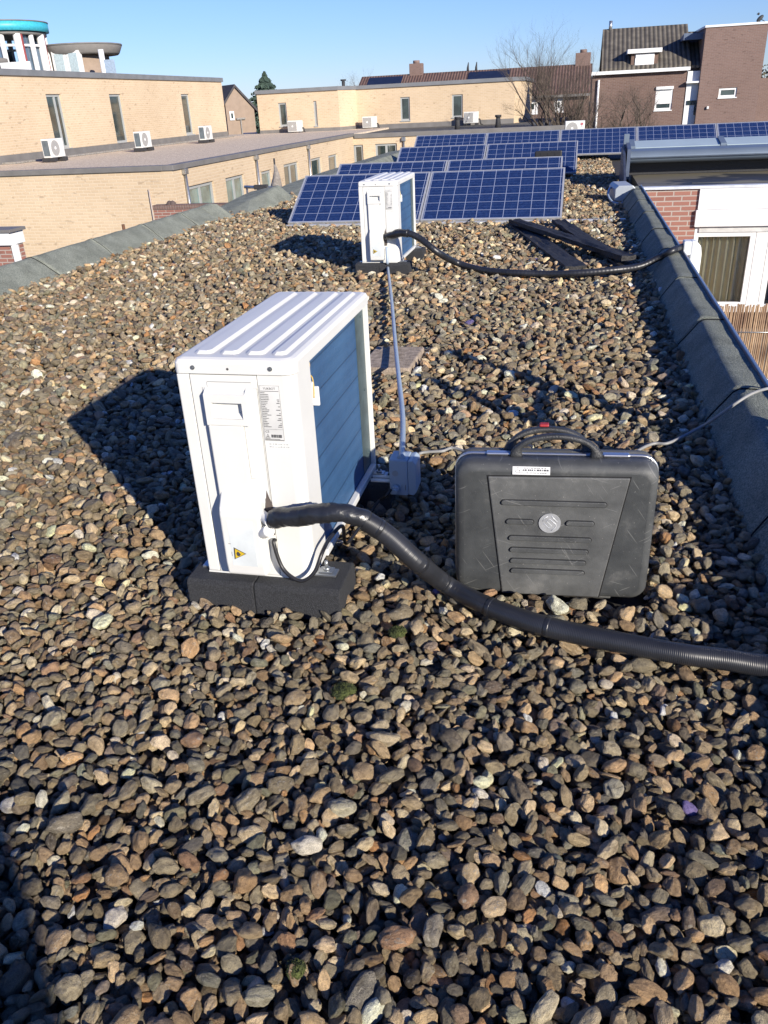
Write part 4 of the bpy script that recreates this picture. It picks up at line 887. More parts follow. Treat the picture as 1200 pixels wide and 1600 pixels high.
for i, (x, y, z, lb) in enumerate(PL):
    if i == 0: pan.location = (x, y, z); continue
    o = dup(pan, (x, y, z)); o.rotation_euler = (rad(TILT), 0, 0); o['label'] = lb
bm = B(); a = ony(858, 240, 15.4); box(bm, (a.x - .24, 15.3, a.z - .05), (a.x + .22, 15.46, a.z + .05), 0.02)
for x in (-.14, -.02, .10): box(bm, (a.x + x, 15.295, a.z - .03), (a.x + x + .05, 15.299, a.z + .02))
box(bm, (a.x - .16, 15.35, -0.02), (a.x - .12, 15.39, a.z - .051)); box(bm, (a.x + .11, 15.35, -0.02), (a.x + .15, 15.39, a.z - .051))
tag(obj('black_crate', bm, mat('black_plastic', (0.02, 0.02, 0.022), 0.5)), 'small black slotted plastic crate on a stand among the solar panels', 'crate')

# ================================================================== far outdoor units
fanm = bpy.data.materials.new('fan_grille'); fanm.use_nodes = True
def _fan():
    n, l = nodes_of(fanm); b = n['Principled BSDF']; tc = n.new('ShaderNodeTexCoord')
    wv = n.new('ShaderNodeTexWave'); wv.wave_type = 'RINGS'; wv.rings_direction = 'Y'; wv.inputs['Scale'].default_value = 9; l.new(tc.outputs['Object'], wv.inputs['Vector'])
    r = ramp(n, [(0.3, (0.16, 0.16, 0.155)), (0.7, (0.50, 0.49, 0.47))]); l.new(wv.outputs['Fac'], r.inputs['Fac']); l.new(r.outputs['Color'], b.inputs['Base Color'])
_fan()
def far_unit(loc, rz, label, group='outdoor units on the yellow building', sq=False):
    """local: fan side faces -Y, width .8 along X, depth .3"""
    r = empty('outdoor_unit', label, 'air conditioner', loc, rz, group)
    bm = B(); box(bm, (-.40, 0, .12), (.40, .30, .68), .015); obj('casing', bm, white, r)
    bm = B(); c = (-.10, .40)
    if sq: box(bm, (-.36, -.012, .16), (.12, .001, .63), .004)
    else: cyl(bm, (0, -.012, 0), (0, .001, 0), .235, 28)
    if sq: bmesh.ops.translate(bm, verts=bm.verts, vec=(.12, 0, -.40))
    g = obj('fan_grille', bm, fanm, r); g.location = (c[0] - .02, 0, c[1])
    bm = B(); cyl(bm, (0, -.020, 0), (0, -.0125, 0), .045, 14); o = obj('hub', bm, whiteB, g)
    bm = B(); box(bm, (-.4015, .04, .17), (-.3985, .27, .63)); box(bm, (-.36, .2985, .17), (.36, .3015, .63)); obj('coil', bm, mat('far_coil', (0.12, 0.15, 0.17), 0.5), r)
    bm = B(); box(bm, (-.38, -.08, 0), (-.22, .40, .118), .01); box(bm, (.22, -.08, 0), (.38, .40, .118), .01); obj('rubber_block', bm, black, r)
    r.scale = (1.07, 1.07, 1.07)
    bm = B(); tube(bm, smooth_path([(.40, .15, .30), (.48, .14, .28), (.52, .15, .10), (.56, .25, .02), (.6, .4, .02)], 5), .035, 8); obj('pipe', bm, black, r)
    return r

# ================================================================== LEFT YELLOW BUILDING
XW = -19.95
LB = empty('flat_roofed_apartments', 'long yellow brick building with grey roof edge filling the left side', 'building', (XW, 38, -3))
O = Vector(LB.location)
def add(name, bm, m, parent=LB, off=None, smooth=False):
    bmesh.ops.translate(bm, verts=bm.verts, vec=-(off if off is not None else O)); o = obj(name, bm, m, parent, smooth); return o
class FaceL(Face):
    def window(s, parent, h, depth=0.09, fw=0.07, mull=(), fm=None, pm=None, sill=True, name='window', off=None):
        off = O if off is None else off; a0, a1, z0, z1 = h
        b = bmesh.new()
        for r in ((a0, a0 + fw, z0, z1), (a1 - fw, a1, z0, z1), (a0 + fw, a1 - fw, z0, z0 + fw), (a0 + fw, a1 - fw, z1 - fw, z1)): s.block(b, *r, -depth, -depth + 0.05)
        for m_ in mull:
            x = a0 + (a1 - a0) * m_; s.block(b, x - fw * 0.55, x + fw * 0.55, z0 + fw, z1 - fw, -depth, -depth + 0.048)
        o = add(name, b, fm or framem, parent, off)
        b = bmesh.new(); s.block(b, a0 + fw, a1 - fw, z0 + fw, z1 - fw, -depth - 0.02, -depth + 0.012); add('pane', b, pm or pane, o, off)
        if sill: b = bmesh.new(); s.block(b, a0 - 0.03, a1 + 0.03, z0 - 0.05, z0 - 0.002, -depth, 0.05); add('sill', b, fm or framem, o, off)
        return o
FW = FaceL((XW, 0, 0), (0, 1, 0), (1, 0, 0))       # a == world Y
def yr(x0, y0, x1, y1, X): p, q = onx(x0, y0, X), onx(x1, y1, X); return p, q
holes = []
for (xa, xb, yt, yb, xbl, xbr) in ((71, 94.5, 147, 230, 92, 114), (170, 188.5, 147, 222, 185, 201), (282.5, 295, 147, 209, 292, 304)):
    pt0, pt1 = onx(xa, yt, XW), onx(xb, yt, XW); pb1 = onx(xbr, yb, XW)
    holes.append((pt0.y, pt1.y, pb1.z, (pt0.z + pt1.z) / 2))
bm = B(); FW.wall(bm, 20.0, 48.2, -0.1, 2.78, holes, 0.14)
FN = FaceL((-33, 48.2, 0), (1, 0, 0), (0, 1, 0)); FN.wall(bm, 0, 13.05, -0.1, 2.78)
FS = FaceL((-33, 20.0, 0), (1, 0, 0), (0, -1, 0)); FS.wall(bm, 0, 13.05, -0.1, 2.78)
add('wall', bm, ybrick)
for h_ in holes: FW.window(LB, h_, 0.12, 0.09, mull=(0.62,) if h_ is holes[0] else (), pm=pane)
bm = B(); box(bm, (-33.1, 19.9, 2.783), (XW + 0.08, 48.3, 2.99), 0.01); add('roof_edge', bm, zinc)
bm = B(); box(bm, (-33, 20.0, 2.60), (XW - 0.2, 48.0, 2.75)); add('roof', bm, bitB)
bm = B(); box(bm, (XW + .002, 20, -0.05), (XW + 0.05, 48.2, 0.26)); add('wall_flashing', bm, zincD)
# single storey part: corner at x=-10.96, y=22.1
XL = -11.0; YL = 22.3
FE = FaceL((XL, 0, 0), (0, 1, 0), (1, 0, 0)); FF = FaceL((-34, YL, 0), (1, 0, 0), (0, -1, 0))
hl = []
def hx(pxs): 
    (x0, y0), (x1, y1) = pxs; p, q = onx(x0, y0, XL), onx(x1, y1, XL); return (p.y, q.y)
for (x0, x1, yt, kind) in ((293, 334, 291, 2), (352, 381, 278, 2), (408, 424, 268, 1), (443, 466, 257, 2), (486, 502, 248, 1), (513, 527, 243, 1)):
    p, q = onx(x0, yt, XL), onx(x1, yt - (x1 - x0) * .2, XL); zt = (p.z + q.z) / 2; hl.append((p.y, q.y, zt - 2.15, zt, kind))
bm = B(); FE.wall(bm, YL, 42.6, -3, -0.10, [h_[:4] for h_ in hl], 0.14); FF.wall(bm, 0, 23.0, -3, -0.10)
add('lower_wall', bm, ybrick)
for h_ in hl: FE.window(LB, h_[:4], 0.12, 0.10, mull=(0.5,) if h_[4] == 2 else (), pm=paneL if h_[0] < 30 else pane, sill=False, name='terrace_door')
bm = B(); box(bm, (XL - .28, YL - .05, -0.097), (XL + .06, 42.6, 0.04), 0.01); box(bm, (-34, YL - .06, -0.097), (XL - .281, YL + .28, 0.04), 0.01); add('lower_roof_edge', bm, zincD)
bm = B(); box(bm, (-34, YL + .285, -0.30), (XL - .285, 52.4, -0.02)); add('lower_roof', bm, rgrav)
for (xx, yy) in ((285, 262), (397, 240), (479, 224)):
    p = onx(xx, yy, XL); bm = B(); cyl(bm, (XL + .06, p.y, -3), (XL + .06, p.y, -0.25), .045, 10); box(bm, (XL + .005, p.y - .10, -0.25), (XL + .13, p.y + .10, -0.10), .01); add('downpipe', bm, galv)
# paving slabs along the foot of the upper wall
for i in range(26):
    bm = B(); y = 27.2 + i * 0.79; box(bm, (XW + 0.06, y, -0.015), (XW + 0.62, y + 0.77, 0.04), .01); o = obj('edge_tile', bm, conc, LB); o.location = -O
for i, (px, py, lb) in enumerate(((82, 252, 'white outdoor unit at the foot of the left yellow wall, nearest one'), (221, 236, 'white outdoor unit between the second and third window of the left yellow wall'), (319, 223, 'white outdoor unit close to the far corner of the left yellow building'))):
    q = onz(px, py, 0.0); far_unit((q.x + .30, q.y, 0.0), PI / 2, lb)

# ================================================================== CENTRE YELLOW BUILDING
YC = 52.6
CB = empty('flat_roofed_apartments', 'yellow brick building across the middle with a kinked upper wall and grey roof edge', 'building', (-11, YC, -3)); O = Vector(CB.location)
def kinked(z0, z1, bm, pts, holes_by_seg, cls=FaceL):
    fs = []
    for i in range(len(pts) - 1):
        a, b_ = Vector((*pts[i], 0)), Vector((*pts[i + 1], 0)); u = (b_ - a).normalized(); nn = Vector((u.y, -u.x, 0))
        F = cls(a, u, nn); F.wall(bm, 0, (b_ - a).length, z0, z1, holes_by_seg.get(i, []), .14); fs.append(F)
    return fs
xl0 = ony(403, 170, 51.0).x; xa = ony(529.5, 170, 51.0).x; xb = ony(558, 170, 53.0).x; xc = ony(803.5, 160, 53.0).x; xd = ony(820, 160, 54.6).x
pts = [(xl0, 62), (xl0, 51.0), (xa, 51.0), (xb, 53.0), (xc, 53.0), (xd, 54.6), (xd, 62)]
ztop = 2.28
def wh(x0, x1, yt, yb, Y, ox, oy): p, q = ony(x0, yt, Y), ony(x1, yb, Y); return (p.x - ox, q.x - ox, q.z, p.z)
h1 = [wh(434, 450, 161, 197, 51.0, xl0, 0), wh(489, 497, 158, 196.5, 51.0, xl0, 0)]
h3 = [wh(625, 641, 152, 188, 53.0, xb, 0), wh(706, 723, 148, 183, 53.0, xb, 0)]
bm = B(); fs = kinked(-0.1, ztop - .17, bm, pts, {1: h1, 3: h3}); add('wall', bm, ybrick, CB, O)
for F, hh in ((fs[1], h1), (fs[3], h3)):
    for h_ in hh: F.window(CB, h_, .12, .09, pm=pane, off=O)
def poly_slab(bm, pts, z0, z1):
    t = bmesh.new(); v0 = [t.verts.new((p[0], p[1], z0)) for p in pts]; v1 = [t.verts.new((p[0], p[1], z1)) for p in pts]; k = len(pts)
    t.faces.new(v0); t.faces.new(v1)
    for i in range(k): t.faces.new([v0[i], v0[(i + 1) % k], v1[(i + 1) % k], v1[i]])
    bmesh.ops.recalc_face_normals(t, faces=t.faces); merge(bm, t)
ex = [(xl0 - .08, 62.1), (xl0 - .08, 50.9), (xa + .03, 50.9), (xb + .03, 52.9), (xc + .05, 52.9), (xd + .1, 54.55), (xd + .1, 62.1)]
bm = B(); poly_slab(bm, ex, ztop - .167, ztop + .03); add('roof_edge', bm, zinc, CB, O)
bm = B(); box(bm, (XL + .01, 42.6, -3), (-1.2, 42.75, -3 + .01)); 
YF = 42.6
FC = FaceL((XL, YF, 0), (1, 0, 0), (0, -1, 0)); hc = []
for (x0, x1, yt) in ((540, 567, 227), (586, 620, 225)):
    p, q = ony(x0, yt, YF), ony(x1, yt, YF); hc.append((p.x - XL, q.x - XL, p.z - 2.1, p.z))
bm.free(); bm = B(); FC.wall(bm, 0, 10.6, -3, -0.20, hc, .14); add('lower_wall', bm, ybrick, CB, O)
for h_ in hc: FC.window(CB, h_, .12, .10, mull=(.5,), pm=pane, sill=False, name='terrace_door', off=O)
bm = B(); box(bm, (XL + .062, YF - .06, -0.197), (-0.3, YF + .25, 0.0), .01); add('lower_roof_edge', bm, zincD, CB, O)
bm = B(); box(bm, (XL - .28, 42.86, -0.32), (-0.4, 62, -0.1)); add('lower_roof', bm, bitB, CB, O)
bm = B(); fsk = kinked(-0.1, 0.16, bm, [(xl0 + .0, 50.95), (xa + .01, 50.95), (xb + .01, 52.95), (xc, 52.95)], {}); add('wall_flashing', bm, zincD, CB, O)
for (xx, yy) in ((631, 212),):
    p = ony(xx, yy, YF); bm = B(); cyl(bm, (p.x, YF - .06, -3), (p.x, YF - .06, -0.4), .045, 10); box(bm, (p.x - .1, YF - .13, -.4), (p.x + .1, YF - .005, -.22), .01); add('downpipe', bm, galv, CB, O)
for (px, py, Y, lb) in ((462, 209, 50.2, 'white outdoor unit under the leftmost window of the middle yellow building'), (578, 201, 52.2, 'white outdoor unit just right of the kink in the middle yellow building'), (736, 196, 52.2, 'white outdoor unit right of the last window of the middle yellow building')):
    p = ony(px, py, Y); far_unit((p.x, Y - .1, -0.10), 0, lb, sq=True)
for (px, lb) in ((715, 'dark vent pipe on the lower roof left of the last outdoor unit'), (778, 'dark vent pipe on the lower roof near the right end of the yellow building')):
    p = ony(px, 205, 45.0); bm = B(); tube(bm, [(p.x, 45, -.15), (p.x, 45, .25), (p.x, 45, .42)], [.16, .12, .11], 12); cyl(bm, (p.x, 45, .42), (p.x, 45, .52), .16, 12)
    tag(obj('vent_pipe', bm, black), lb, 'vent pipe', 'vent pipes on the roofs')
p = ony(537, 138, 54.5); bm = B(); cyl(bm, (p.x, 54.5, ztop - .1), (p.x, 54.5, ztop + .35), .10, 10); cyl(bm, (p.x, 54.5, ztop + .36), (p.x, 54.5, ztop + .45), .17, 10)
tag(obj('vent_pipe', bm, black), 'small capped vent pipe above the kink of the middle yellow building', 'vent pipe', 'vent pipes on the roofs')

# ================================================================== garden walls, canopy, shed
def cap_wall(lb, lo, hi):
    r = empty('garden_wall', lb, 'garden wall', lo); bm = B(); box(bm, (0, 0, -3 - lo[2]), (hi[0] - lo[0], hi[1] - lo[1], hi[2] - lo[2])); obj('wall', bm, rbrick, r)
    bm = B(); n_ = int((hi[0] - lo[0]) / .065)
    for i in range(n_): box(bm, (i * .065, -.02, hi[2] - lo[2] + .001), (i * .065 + .055, hi[1] - lo[1] + .02, hi[2] - lo[2] + .10))
    obj('coping', bm, mbrick, r)
p = ony(240, 331, 19.0); q = ony(420, 323, 19.0); cap_wall('red brick garden wall with upright coping below the terrace doors of the yellow building', (p.x, 19.0, -3), (q.x, 19.22, (p.z + q.z) / 2 + .02))
bm = B()
for px, sx in ((268, .1), (263, .07)): 
    p = ony(px, 324, 19.0); t = B(); bmesh.ops.create_icosphere(t, subdivisions=2, radius=.09); merge(bm, t, 0, Matrix.Translation((p.x, 19.1, p.z + .03)) @ Matrix.Diagonal((1, 1, 1.3, 1)))
tag(obj('stone_ornament', bm, mat('dark_stone', (0.12, 0.09, 0.08), 0.9)), 'pair of small dark ornaments on the red brick garden wall', 'ornament')
bm = B(); p = onx(193, 355, -9.6); cyl(bm, (-9.6, p.y, -3), (-9.6, p.y, p.z + .06), .035, 8); tag(obj('rusty_post', bm, mat('rust', (0.16, 0.08, 0.045), 0.9)), 'rusty post end showing above the left parapet before the yellow wall', 'post')
bm = B(); p = onx(232, 296, XL + .1); p = ony(232, 296, YL - .05); q = ony(240, 345, YL - .05); cyl(bm, (p.x, YL - .04, p.z), (p.x, YL - .04, -3), .02, 6); tag(obj('thin_drainpipe', bm, mat('pale_pipe', (0.42, 0.36, 0.33), 0.7)), 'thin pale pipe up the yellow brick wall near its corner', 'pipe')
# brick shed at the left edge
YS = 12.0
sh = empty('brick_shed', 'brick shed corner with white fascia at the left photo edge', 'shed', (ony(10, 400, YS).x, YS, -3)); O2 = Vector(sh.location)
xr = ony(15, 370, YS).x; zf0 = ony(15, 363, YS).z; zf1 = ony(10, 383, YS).z
bm = B(); box(bm, (xr - 3, YS, -3), (xr, YS + .3, zf1)); add('wall', bm, rbrick, sh, O2)
bm = B(); box(bm, (xr - 3, YS - .06, zf1 + .002), (xr + .04, YS + .32, zf0), .005); add('fascia', bm, fascia, sh, O2)
bm = B(); box(bm, (xr - 3, YS - .09, zf0 + .001), (xr + .09, YS + .34, zf0 + .05), .005); add('roof_edge', bm, zincD, sh, O2)
bm = B(); box(bm, (xr + .001, YS - .03, -3), (xr + .075, YS + .07, zf1), .004); add('corner_post', bm, fascia, sh, O2)
# terrace canopy frame and parasol beside the yellow building
cn = empty('terrace_frame', 'grey metal terrace frame with a black clamp before the yellow building', 'terrace frame', (-6.8, 17, -3)); O2 = Vector(cn.location)
A1, A2 = ony(382, 292, 17.0), ony(474, 295, 17.0)
bm = B(); tube(bm, [(A1.x, 17, A1.z), (A2.x, 17, A2.z)], .03, 8); tube(bm, [(A1.x, 17, A1.z - .16), (A2.x, 17, A2.z - .10)], .02, 8); add('rail', bm, alu, cn, O2)
for xx in (384, 401, 407, 443): p = ony(xx, 292, 17.0); bm = B(); tube(bm, [(p.x, 17.05, p.z), (p.x + .05, 17.05, -3)], .022, 8); add('post', bm, galv, cn, O2)
p = ony(408, 292, 16.95); bm = B(); box(bm, (p.x - .16, 16.93, p.z - .05), (p.x + .13, 17.03, p.z + .04), .01); add('clamp', bm, black, cn, O2)
ps = empty('folded_parasol', 'folded grey parasol leaning among the terrace doors', 'parasol', (ony(430, 262, 17.6).x, 17.6, -3)); O2 = Vector(ps.location)
tp = ony(429, 257, 17.6); bm = B(); tube(bm, [tp - Vector((0, 0, i * .12)) + Vector((.02 * math.sin(i), 0, 0)) for i in range(13)], [.02, .05, .08, .10, .12, .14, .15, .16, .17, .17, .18, .17, .16], 10, True, prof=lambda i: 1 + .1 * math.sin(i * 5)); add('canopy', bm, mat('parasol_cloth', (0.30, 0.27, 0.24), 0.9, 0, .2, 20), ps, O2)
bm = B(); cyl(bm, tp + Vector((0, 0, .12)), (tp.x, 17.6, -3), .02, 8); add('pole', bm, black, ps, O2)

# ================================================================== NEIGHBOUR ON THE RIGHT
YN = 12.10
NB = empty('rear_extension', 'brick and white panelled extension with curtained window at the right edge', 'house extension', (1.5, YN, -3)); O = Vector(NB.location)
FA = FaceL((0.86, YN, 0), (1, 0, 0), (0, -1, 0)); U = lambda x: x - 0.86
zt = 0.10; zs = ony(1080, 328, YN).z; zb_ = ony(1077, 354, YN).z; zw = ony(1085, 366, YN).z; zbot = ony(1125, 476, YN).z
bm = B(); FA.wall(bm, 0, U(1.60), -3, zt - .005, [], .1); add('wall', bm, rbrick, NB, O)
bm = B(); box(bm, (1.605, YN - .03, zs + .004), (4.6, YN + .12, zt - .006), .004); box(bm, (1.585, YN - .055, zb_), (4.6, YN + .12, zs), .006); add('fascia_panel', bm, fascia, NB, O)
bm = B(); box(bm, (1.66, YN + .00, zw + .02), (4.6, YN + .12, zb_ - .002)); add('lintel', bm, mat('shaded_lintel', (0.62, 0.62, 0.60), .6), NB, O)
bm = B()
for (a, b_, c, d) in ((1.605, 1.665, zbot - .2, zb_ - .002), (2.33, 2.40, zbot, zw + .018), (1.665, 2.33, zw - .04, zw + .018), (1.665, 2.33, zbot, zbot + .03), (2.405, 2.56, zbot, zw + .03), (2.565, 2.64, zbot, zw + .03), (3.6, 3.75, zbot, zw)): box(bm, (a, YN + .02, c), (b_, YN + .08, d), .004)
box(bm, (1.605, YN - .02, zbot - .10), (4.6, YN + .10, zbot - .002), .004)
wf = add('window_frame', bm, fascia, NB, O)
bm = B(); FA.quad(bm, U(1.666), U(2.329), zbot + .03, zw - .041, -.058); FA.quad(bm, U(2.641), U(3.599), zbot, zw, -.058);
clear = bpy.data.materials.new('clear_glass'); clear.use_nodes = True
def _cg():
    n, l = nodes_of(clear); n.remove(n['Principled BSDF']); o_ = n['Material Output']; g = n.new('ShaderNodeBsdfGlossy'); g.inputs['Roughness'].default_value = .02
    t = n.new('ShaderNodeBsdfTransparent'); t.inputs[0].default_value = (.90, .93, .91, 1); f = n.new('ShaderNodeLayerWeight'); f.inputs[0].default_value = .25; m = n.new('ShaderNodeMixShader')
    l.new(f.outputs['Fresnel'], m.inputs[0]); l.new(t.outputs[0], m.inputs[1]); l.new(g.outputs[0], m.inputs[2]); l.new(m.outputs[0], o_.inputs[0])
_cg()
add('pane', bm, clear, wf, O)
bm = B(); n_ = 150; prev = None
for i in range(n_ + 1):
    x = 1.64 + (2.34 - 1.64) * i / n_; y = YN + .17 + .035 * math.sin(i / n_ * 2 * PI * 8 + .6 * math.sin(i * .11)); v = (bm.verts.new((x, y, zw + .0)), bm.verts.new((x + .012 * math.sin(i * .3), y + .01, zbot - .1)))
    if prev: bm.faces.new([prev[1], v[1], v[0], prev[0]]).smooth = True
    prev = v
add('curtain', bm, mat('cream_curtain', (0.80, 0.72, 0.50), .9, 0, .05, 8), NB, O)
bm = B(); box(bm, (1.5, YN + .8, -3), (4.6, YN + .85, zt - .1)); box(bm, (1.5, YN + .15, zbot - .12), (4.6, YN + .8, zbot - .11)); add('room_back', bm, mat('dim_room', (0.20, 0.19, 0.18), .9), NB, O)
bm = B(); box(bm, (0.86, YN - .04, zt - .004), (12, YN + .10, zt + .03), .004); add('roof_trim', bm, mat('roof_trim_white', (0.70, 0.73, 0.76), .45), NB, O)
bm = B(); box(bm, (0.862, YN + .102, -0.2), (12, 15.35, 0.085)); add('roof', bm, mat('wet_roofing', (0.17, 0.155, 0.115), .55, 0, .2, 0.9, .1, 30, c2=(0.035, 0.04, 0.05), thr=(.46, .5)), NB, O)
bm = B(); box(bm, (0.90, 15.30, -0.2), (12.0, 15.38, 0.4)); box(bm, (1.6, YN + .82, zt - .12), (12, YN + .9, zt - .01)); add('upstand', bm, bitB, NB, O)
# bamboo screen
bs = empty('bamboo_screen', 'pale bamboo reed screen below the curtained window at the right edge', 'screen', (2.0, 11.45, -3)); 
ztb = ony(1130, 477, 11.45).z; reed = mat('bamboo_reed', (0.46, 0.32, 0.19), .7, 0, .3, 3.0, .2, 40, c2=(0.17, 0.10, 0.06)); rs = random.Random(2)
bm = B(); x = 1.55
while x < 3.2:
    r_ = rs.uniform(.009, .015); tp_ = ztb + rs.uniform(-.02, .025); y = rs.uniform(-.01, .01); ln = rs.uniform(-.02, .02)
    tube(bm, [(x - 2.0 + ln * k, y, (tp_ + 3) - 2.6 + 2.6 * (1 - k)) for k in (0, .25, .5, .75, 1)], r_, 7); x += r_ * 2 + rs.uniform(.0, .005)
obj('reeds', bm, reed, bs)
bm = B()
for z in (.35, 1.0): tube(bm, [(-.45, -.03, ztb + 3 - z), (1.2, -.03, ztb + 3 - z)], .006, 6)
obj('binding_wire', bm, galv, bs)
# patio roof cover: rounded grey cassette, pale roof sheets behind
pc = empty('awning_cassette', 'large blue grey awning cassette with pale roof sheets on the right neighbour roof', 'awning', (0.75, 13.0, 0.08)); O = Vector(pc.location)
cas = mat('cassette_grey_blue', (0.17, 0.215, 0.27), .42, .2, .06, 2)
YA = 14.1; za, zb2_, zr_ = ony(1000, 256, YA).z, ony(1000, 236, YA).z, ony(1000, 220, YA + .9).z; hh_ = (zb2_ - za) / 2
poly = [(YA + .5, zb2_ + .01), (YA + .16, zb2_)] + [(YA + .16 - .15 * math.cos(a), za + hh_ + hh_ * math.sin(a)) for a in [PI / 2 - PI * i / 12 for i in range(1, 12)]] + [(YA + .16, za), (YA + .5, za + .02)]
bm = B(); prism(bm, poly, 'x', 0.79, 9.0); add('cassette', bm, cas, pc, O)
bm = B(); prism(bm, [(YA + .012, za + hh_ * .8), (YA - .01, za + hh_ * .85), (YA - .01, za + hh_ * .98), (YA + .006, za + hh_ * 1.02)], 'x', 0.80, 9.0); add('front_bar', bm, mat('cassette_dark', (0.09, 0.11, 0.14), .4, .3), pc, O)
sheet = mat('opal_roof_sheet', (0.40, 0.49, 0.52), .35, 0, .05, 2, spec=.5)
for i, (x0, x1) in enumerate(((0.88, 2.16), (2.26, 4.4), (4.5, 6.6))):
    bm = B(); prism(bm, [(YA + .51, zb2_), (YA + .95, zr_ - .02), (YA + .95, zr_), (YA + .51, zb2_ + .02)], 'x', x0, x1); add('roof_sheet', bm, sheet, pc, O)
for x0 in (0.79, 2.165, 4.405):
    bm = B(); prism(bm, [(YA + .50, zb2_ - .02), (YA + .97, zr_ - .04), (YA + .97, zr_ + .025), (YA + .50, zb2_ + .045)], 'x', x0, x0 + .085); add('rafter', bm, cas, pc, O)
bm = B(); prism(bm, [(YA - .02, 0.10), (YA + .55, 0.10), (YA + .55, zr_), (YA + .4, zr_), (YA - .02, zb2_ + .03)], 'x', 0.735, 0.788); add('end_bracket', bm, mat('bracket_blue_grey', (0.12, 0.15, 0.22), .4, .3), pc, O)
bm = B(); box(bm, (0.80, YA + .40, 0.09), (9, YA + .48, za + .02)); add('gap_shade_strip', bm, black, pc, O)  # black strip standing in for the shadow between cassette and roof
bm = B(); box(bm, (0.70, YA + .6, -0.03), (0.78, YA + .75, zr_ + .12)); add('side_post', bm, cas, pc, O)
bm = B(); prism(bm, [(13.0, 0.0), (14.6, 0.0), (14.6, .52), (13.9, .44), (13.0, .10)], 'x', 0.665, 0.70, .004); tag(obj('side_board', bm, mat('dark_blue_board', (0.05, 0.06, 0.09), .5)), 'dark upright board beside the awning end at the roof edge', 'board')
lampo = empty('rainwater_box', 'pale grey metal box with a looped white pipe at the far parapet end', 'rainwater box', (0.56, 11.75, -0.02)); 
bm = B(); prism(bm, [(-.06, .02), (.20, .02), (.20, .17), (.16, .21), (-.02, .21), (-.06, .17)], 'y', 0, .62, .008)
for v in bm.verts: v.co.x += v.co.y * -.10
obj('box', bm, mat('pale_grey_metal', (0.42, 0.46, 0.50), .45, .2, .06, 5), lampo)
bm = B(); tube(bm, smooth_path([(-.08, .5, .16), (-.13, .3, .14), (-.14, .05, .08), (-.08, -.10, .02), (.02, -.12, .01), (.08, -.02, .03)], 6), .014, 8); obj('looped_pipe', bm, grey_pvc, lampo)

# ================================================================== BACKGROUND BUILDINGS
def tiles_mat(name, ca, cb):
    m = bpy.data.materials.new(name); m.use_nodes = True; n, l = nodes_of(m); b = n['Principled BSDF']; b.inputs['Roughness'].default_value = .8
    tc = n.new('ShaderNodeTexCoord')
    wv = n.new('ShaderNodeTexWave'); wv.bands_direction = 'X'; wv.inputs['Scale'].default_value = 1.0 / (0.24 * 2) * 1.0; l.new(tc.outputs['Object'], wv.inputs['Vector'])
    wv.inputs['Scale'].default_value = 1.35
    w2 = n.new('ShaderNodeTexWave'); w2.bands_direction = 'Z'; w2.wave_profile = 'SAW'; w2.inputs['Scale'].default_value = 1.0; l.new(tc.outputs['Object'], w2.inputs['Vector'])
    nz = n.new('ShaderNodeTexNoise'); nz.inputs['Scale'].default_value = 2.2; nz.inputs['Detail'].default_value = 6; l.new(tc.outputs['Object'], nz.inputs['Vector'])
    r = ramp(n, [(.3, ca), (.7, cb)]); l.new(nz.outputs['Fac'], r.inputs['Fac'])
    r2 = ramp(n, [(.1, (.35, .35, .35)), (.45, (1, 1, 1))]); l.new(wv.outputs['Fac'], r2.inputs['Fac'])
    mx = n.new('ShaderNodeMixRGB'); mx.blend_type = 'MULTIPLY'; mx.inputs[0].default_value = .9; l.new(r.outputs['Color'], mx.inputs[1]); l.new(r2.outputs['Color'], mx.inputs[2]); l.new(mx.outputs[0], b.inputs['Base Color'])
    ad = n.new('ShaderNodeMath'); ad.operation = 'ADD'; l.new(wv.outputs['Fac'], ad.inputs[0]); l.new(w2.outputs['Fac'], ad.inputs[1])
    bp = n.new('ShaderNodeBump'); bp.inputs['Strength'].default_value = .8; bp.inputs['Distance'].default_value = .04; l.new(ad.outputs[0], bp.inputs['Height']); l.new(bp.outputs['Normal'], b.inputs['Normal'])
    return m
tileG = tiles_mat('grey_brown_tiles', (0.085, 0.075, 0.062), (0.17, 0.15, 0.12)); tileR = tiles_mat('red_brown_tiles', (0.13, 0.075, 0.06), (0.20, 0.125, 0.10))
# --- brown brick house with tiled roof and dormer, and the tall brick block joined to it
YH = 50.0
HB = empty('brick_house', 'brown brick house with grey tiled roof, white dormer and rolled down shutter', 'house', (ony(1000, 190, YH).x, YH, -3)); O = Vector(HB.location)
def X(px, py, Y=YH): return ony(px, py, Y).x
def Z(px, py, Y=YH): return ony(px, py, Y).z
x0 = X(924, 150); x1 = X(1070, 150); ze = Z(1000, 114)
FH = FaceL((x0, YH, 0), (1, 0, 0), (0, -1, 0)); hw = (X(1024, 150) - x0, X(1051, 150) - x0, Z(1036, 172), Z(1038, 135))
bm = B(); FH.wall(bm, 0, x1 - x0, -3, ze, [hw], .14)
for (xx, n_) in ((x0, -1), (x1, 1)): Fs = FaceL((xx, YH, 0), (0, 1, 0), (n_, 0, 0)); Fs.wall(bm, 0, 7.4, -3, ze)
add('wall', bm, bbrick, HB, O)
w_ = FH.window(HB, hw, .10, .10, fm=fascia, pm=pane, off=O)
bm = B(); FH.block(bm, hw[0] + .02, hw[1] - .02, hw[2] + .30, hw[3] - .1, -.07, -.03); FH.block(bm, hw[0], hw[1], hw[3] - .14, hw[3], -.03, .10); add('shutter', bm, fascia, w_, O)
bm = B(); FH.block(bm, -.1, x1 - x0 + .1, ze + .002, ze + .16, -.10, .30); add('gutter', bm, fascia, HB, O)
bm = B(); p = X(934, 150); cyl(bm, (p, YH - .1, -3), (p, YH - .1, Z(935, 125)), .06, 8); add('downpipe', bm, fascia, HB, O)
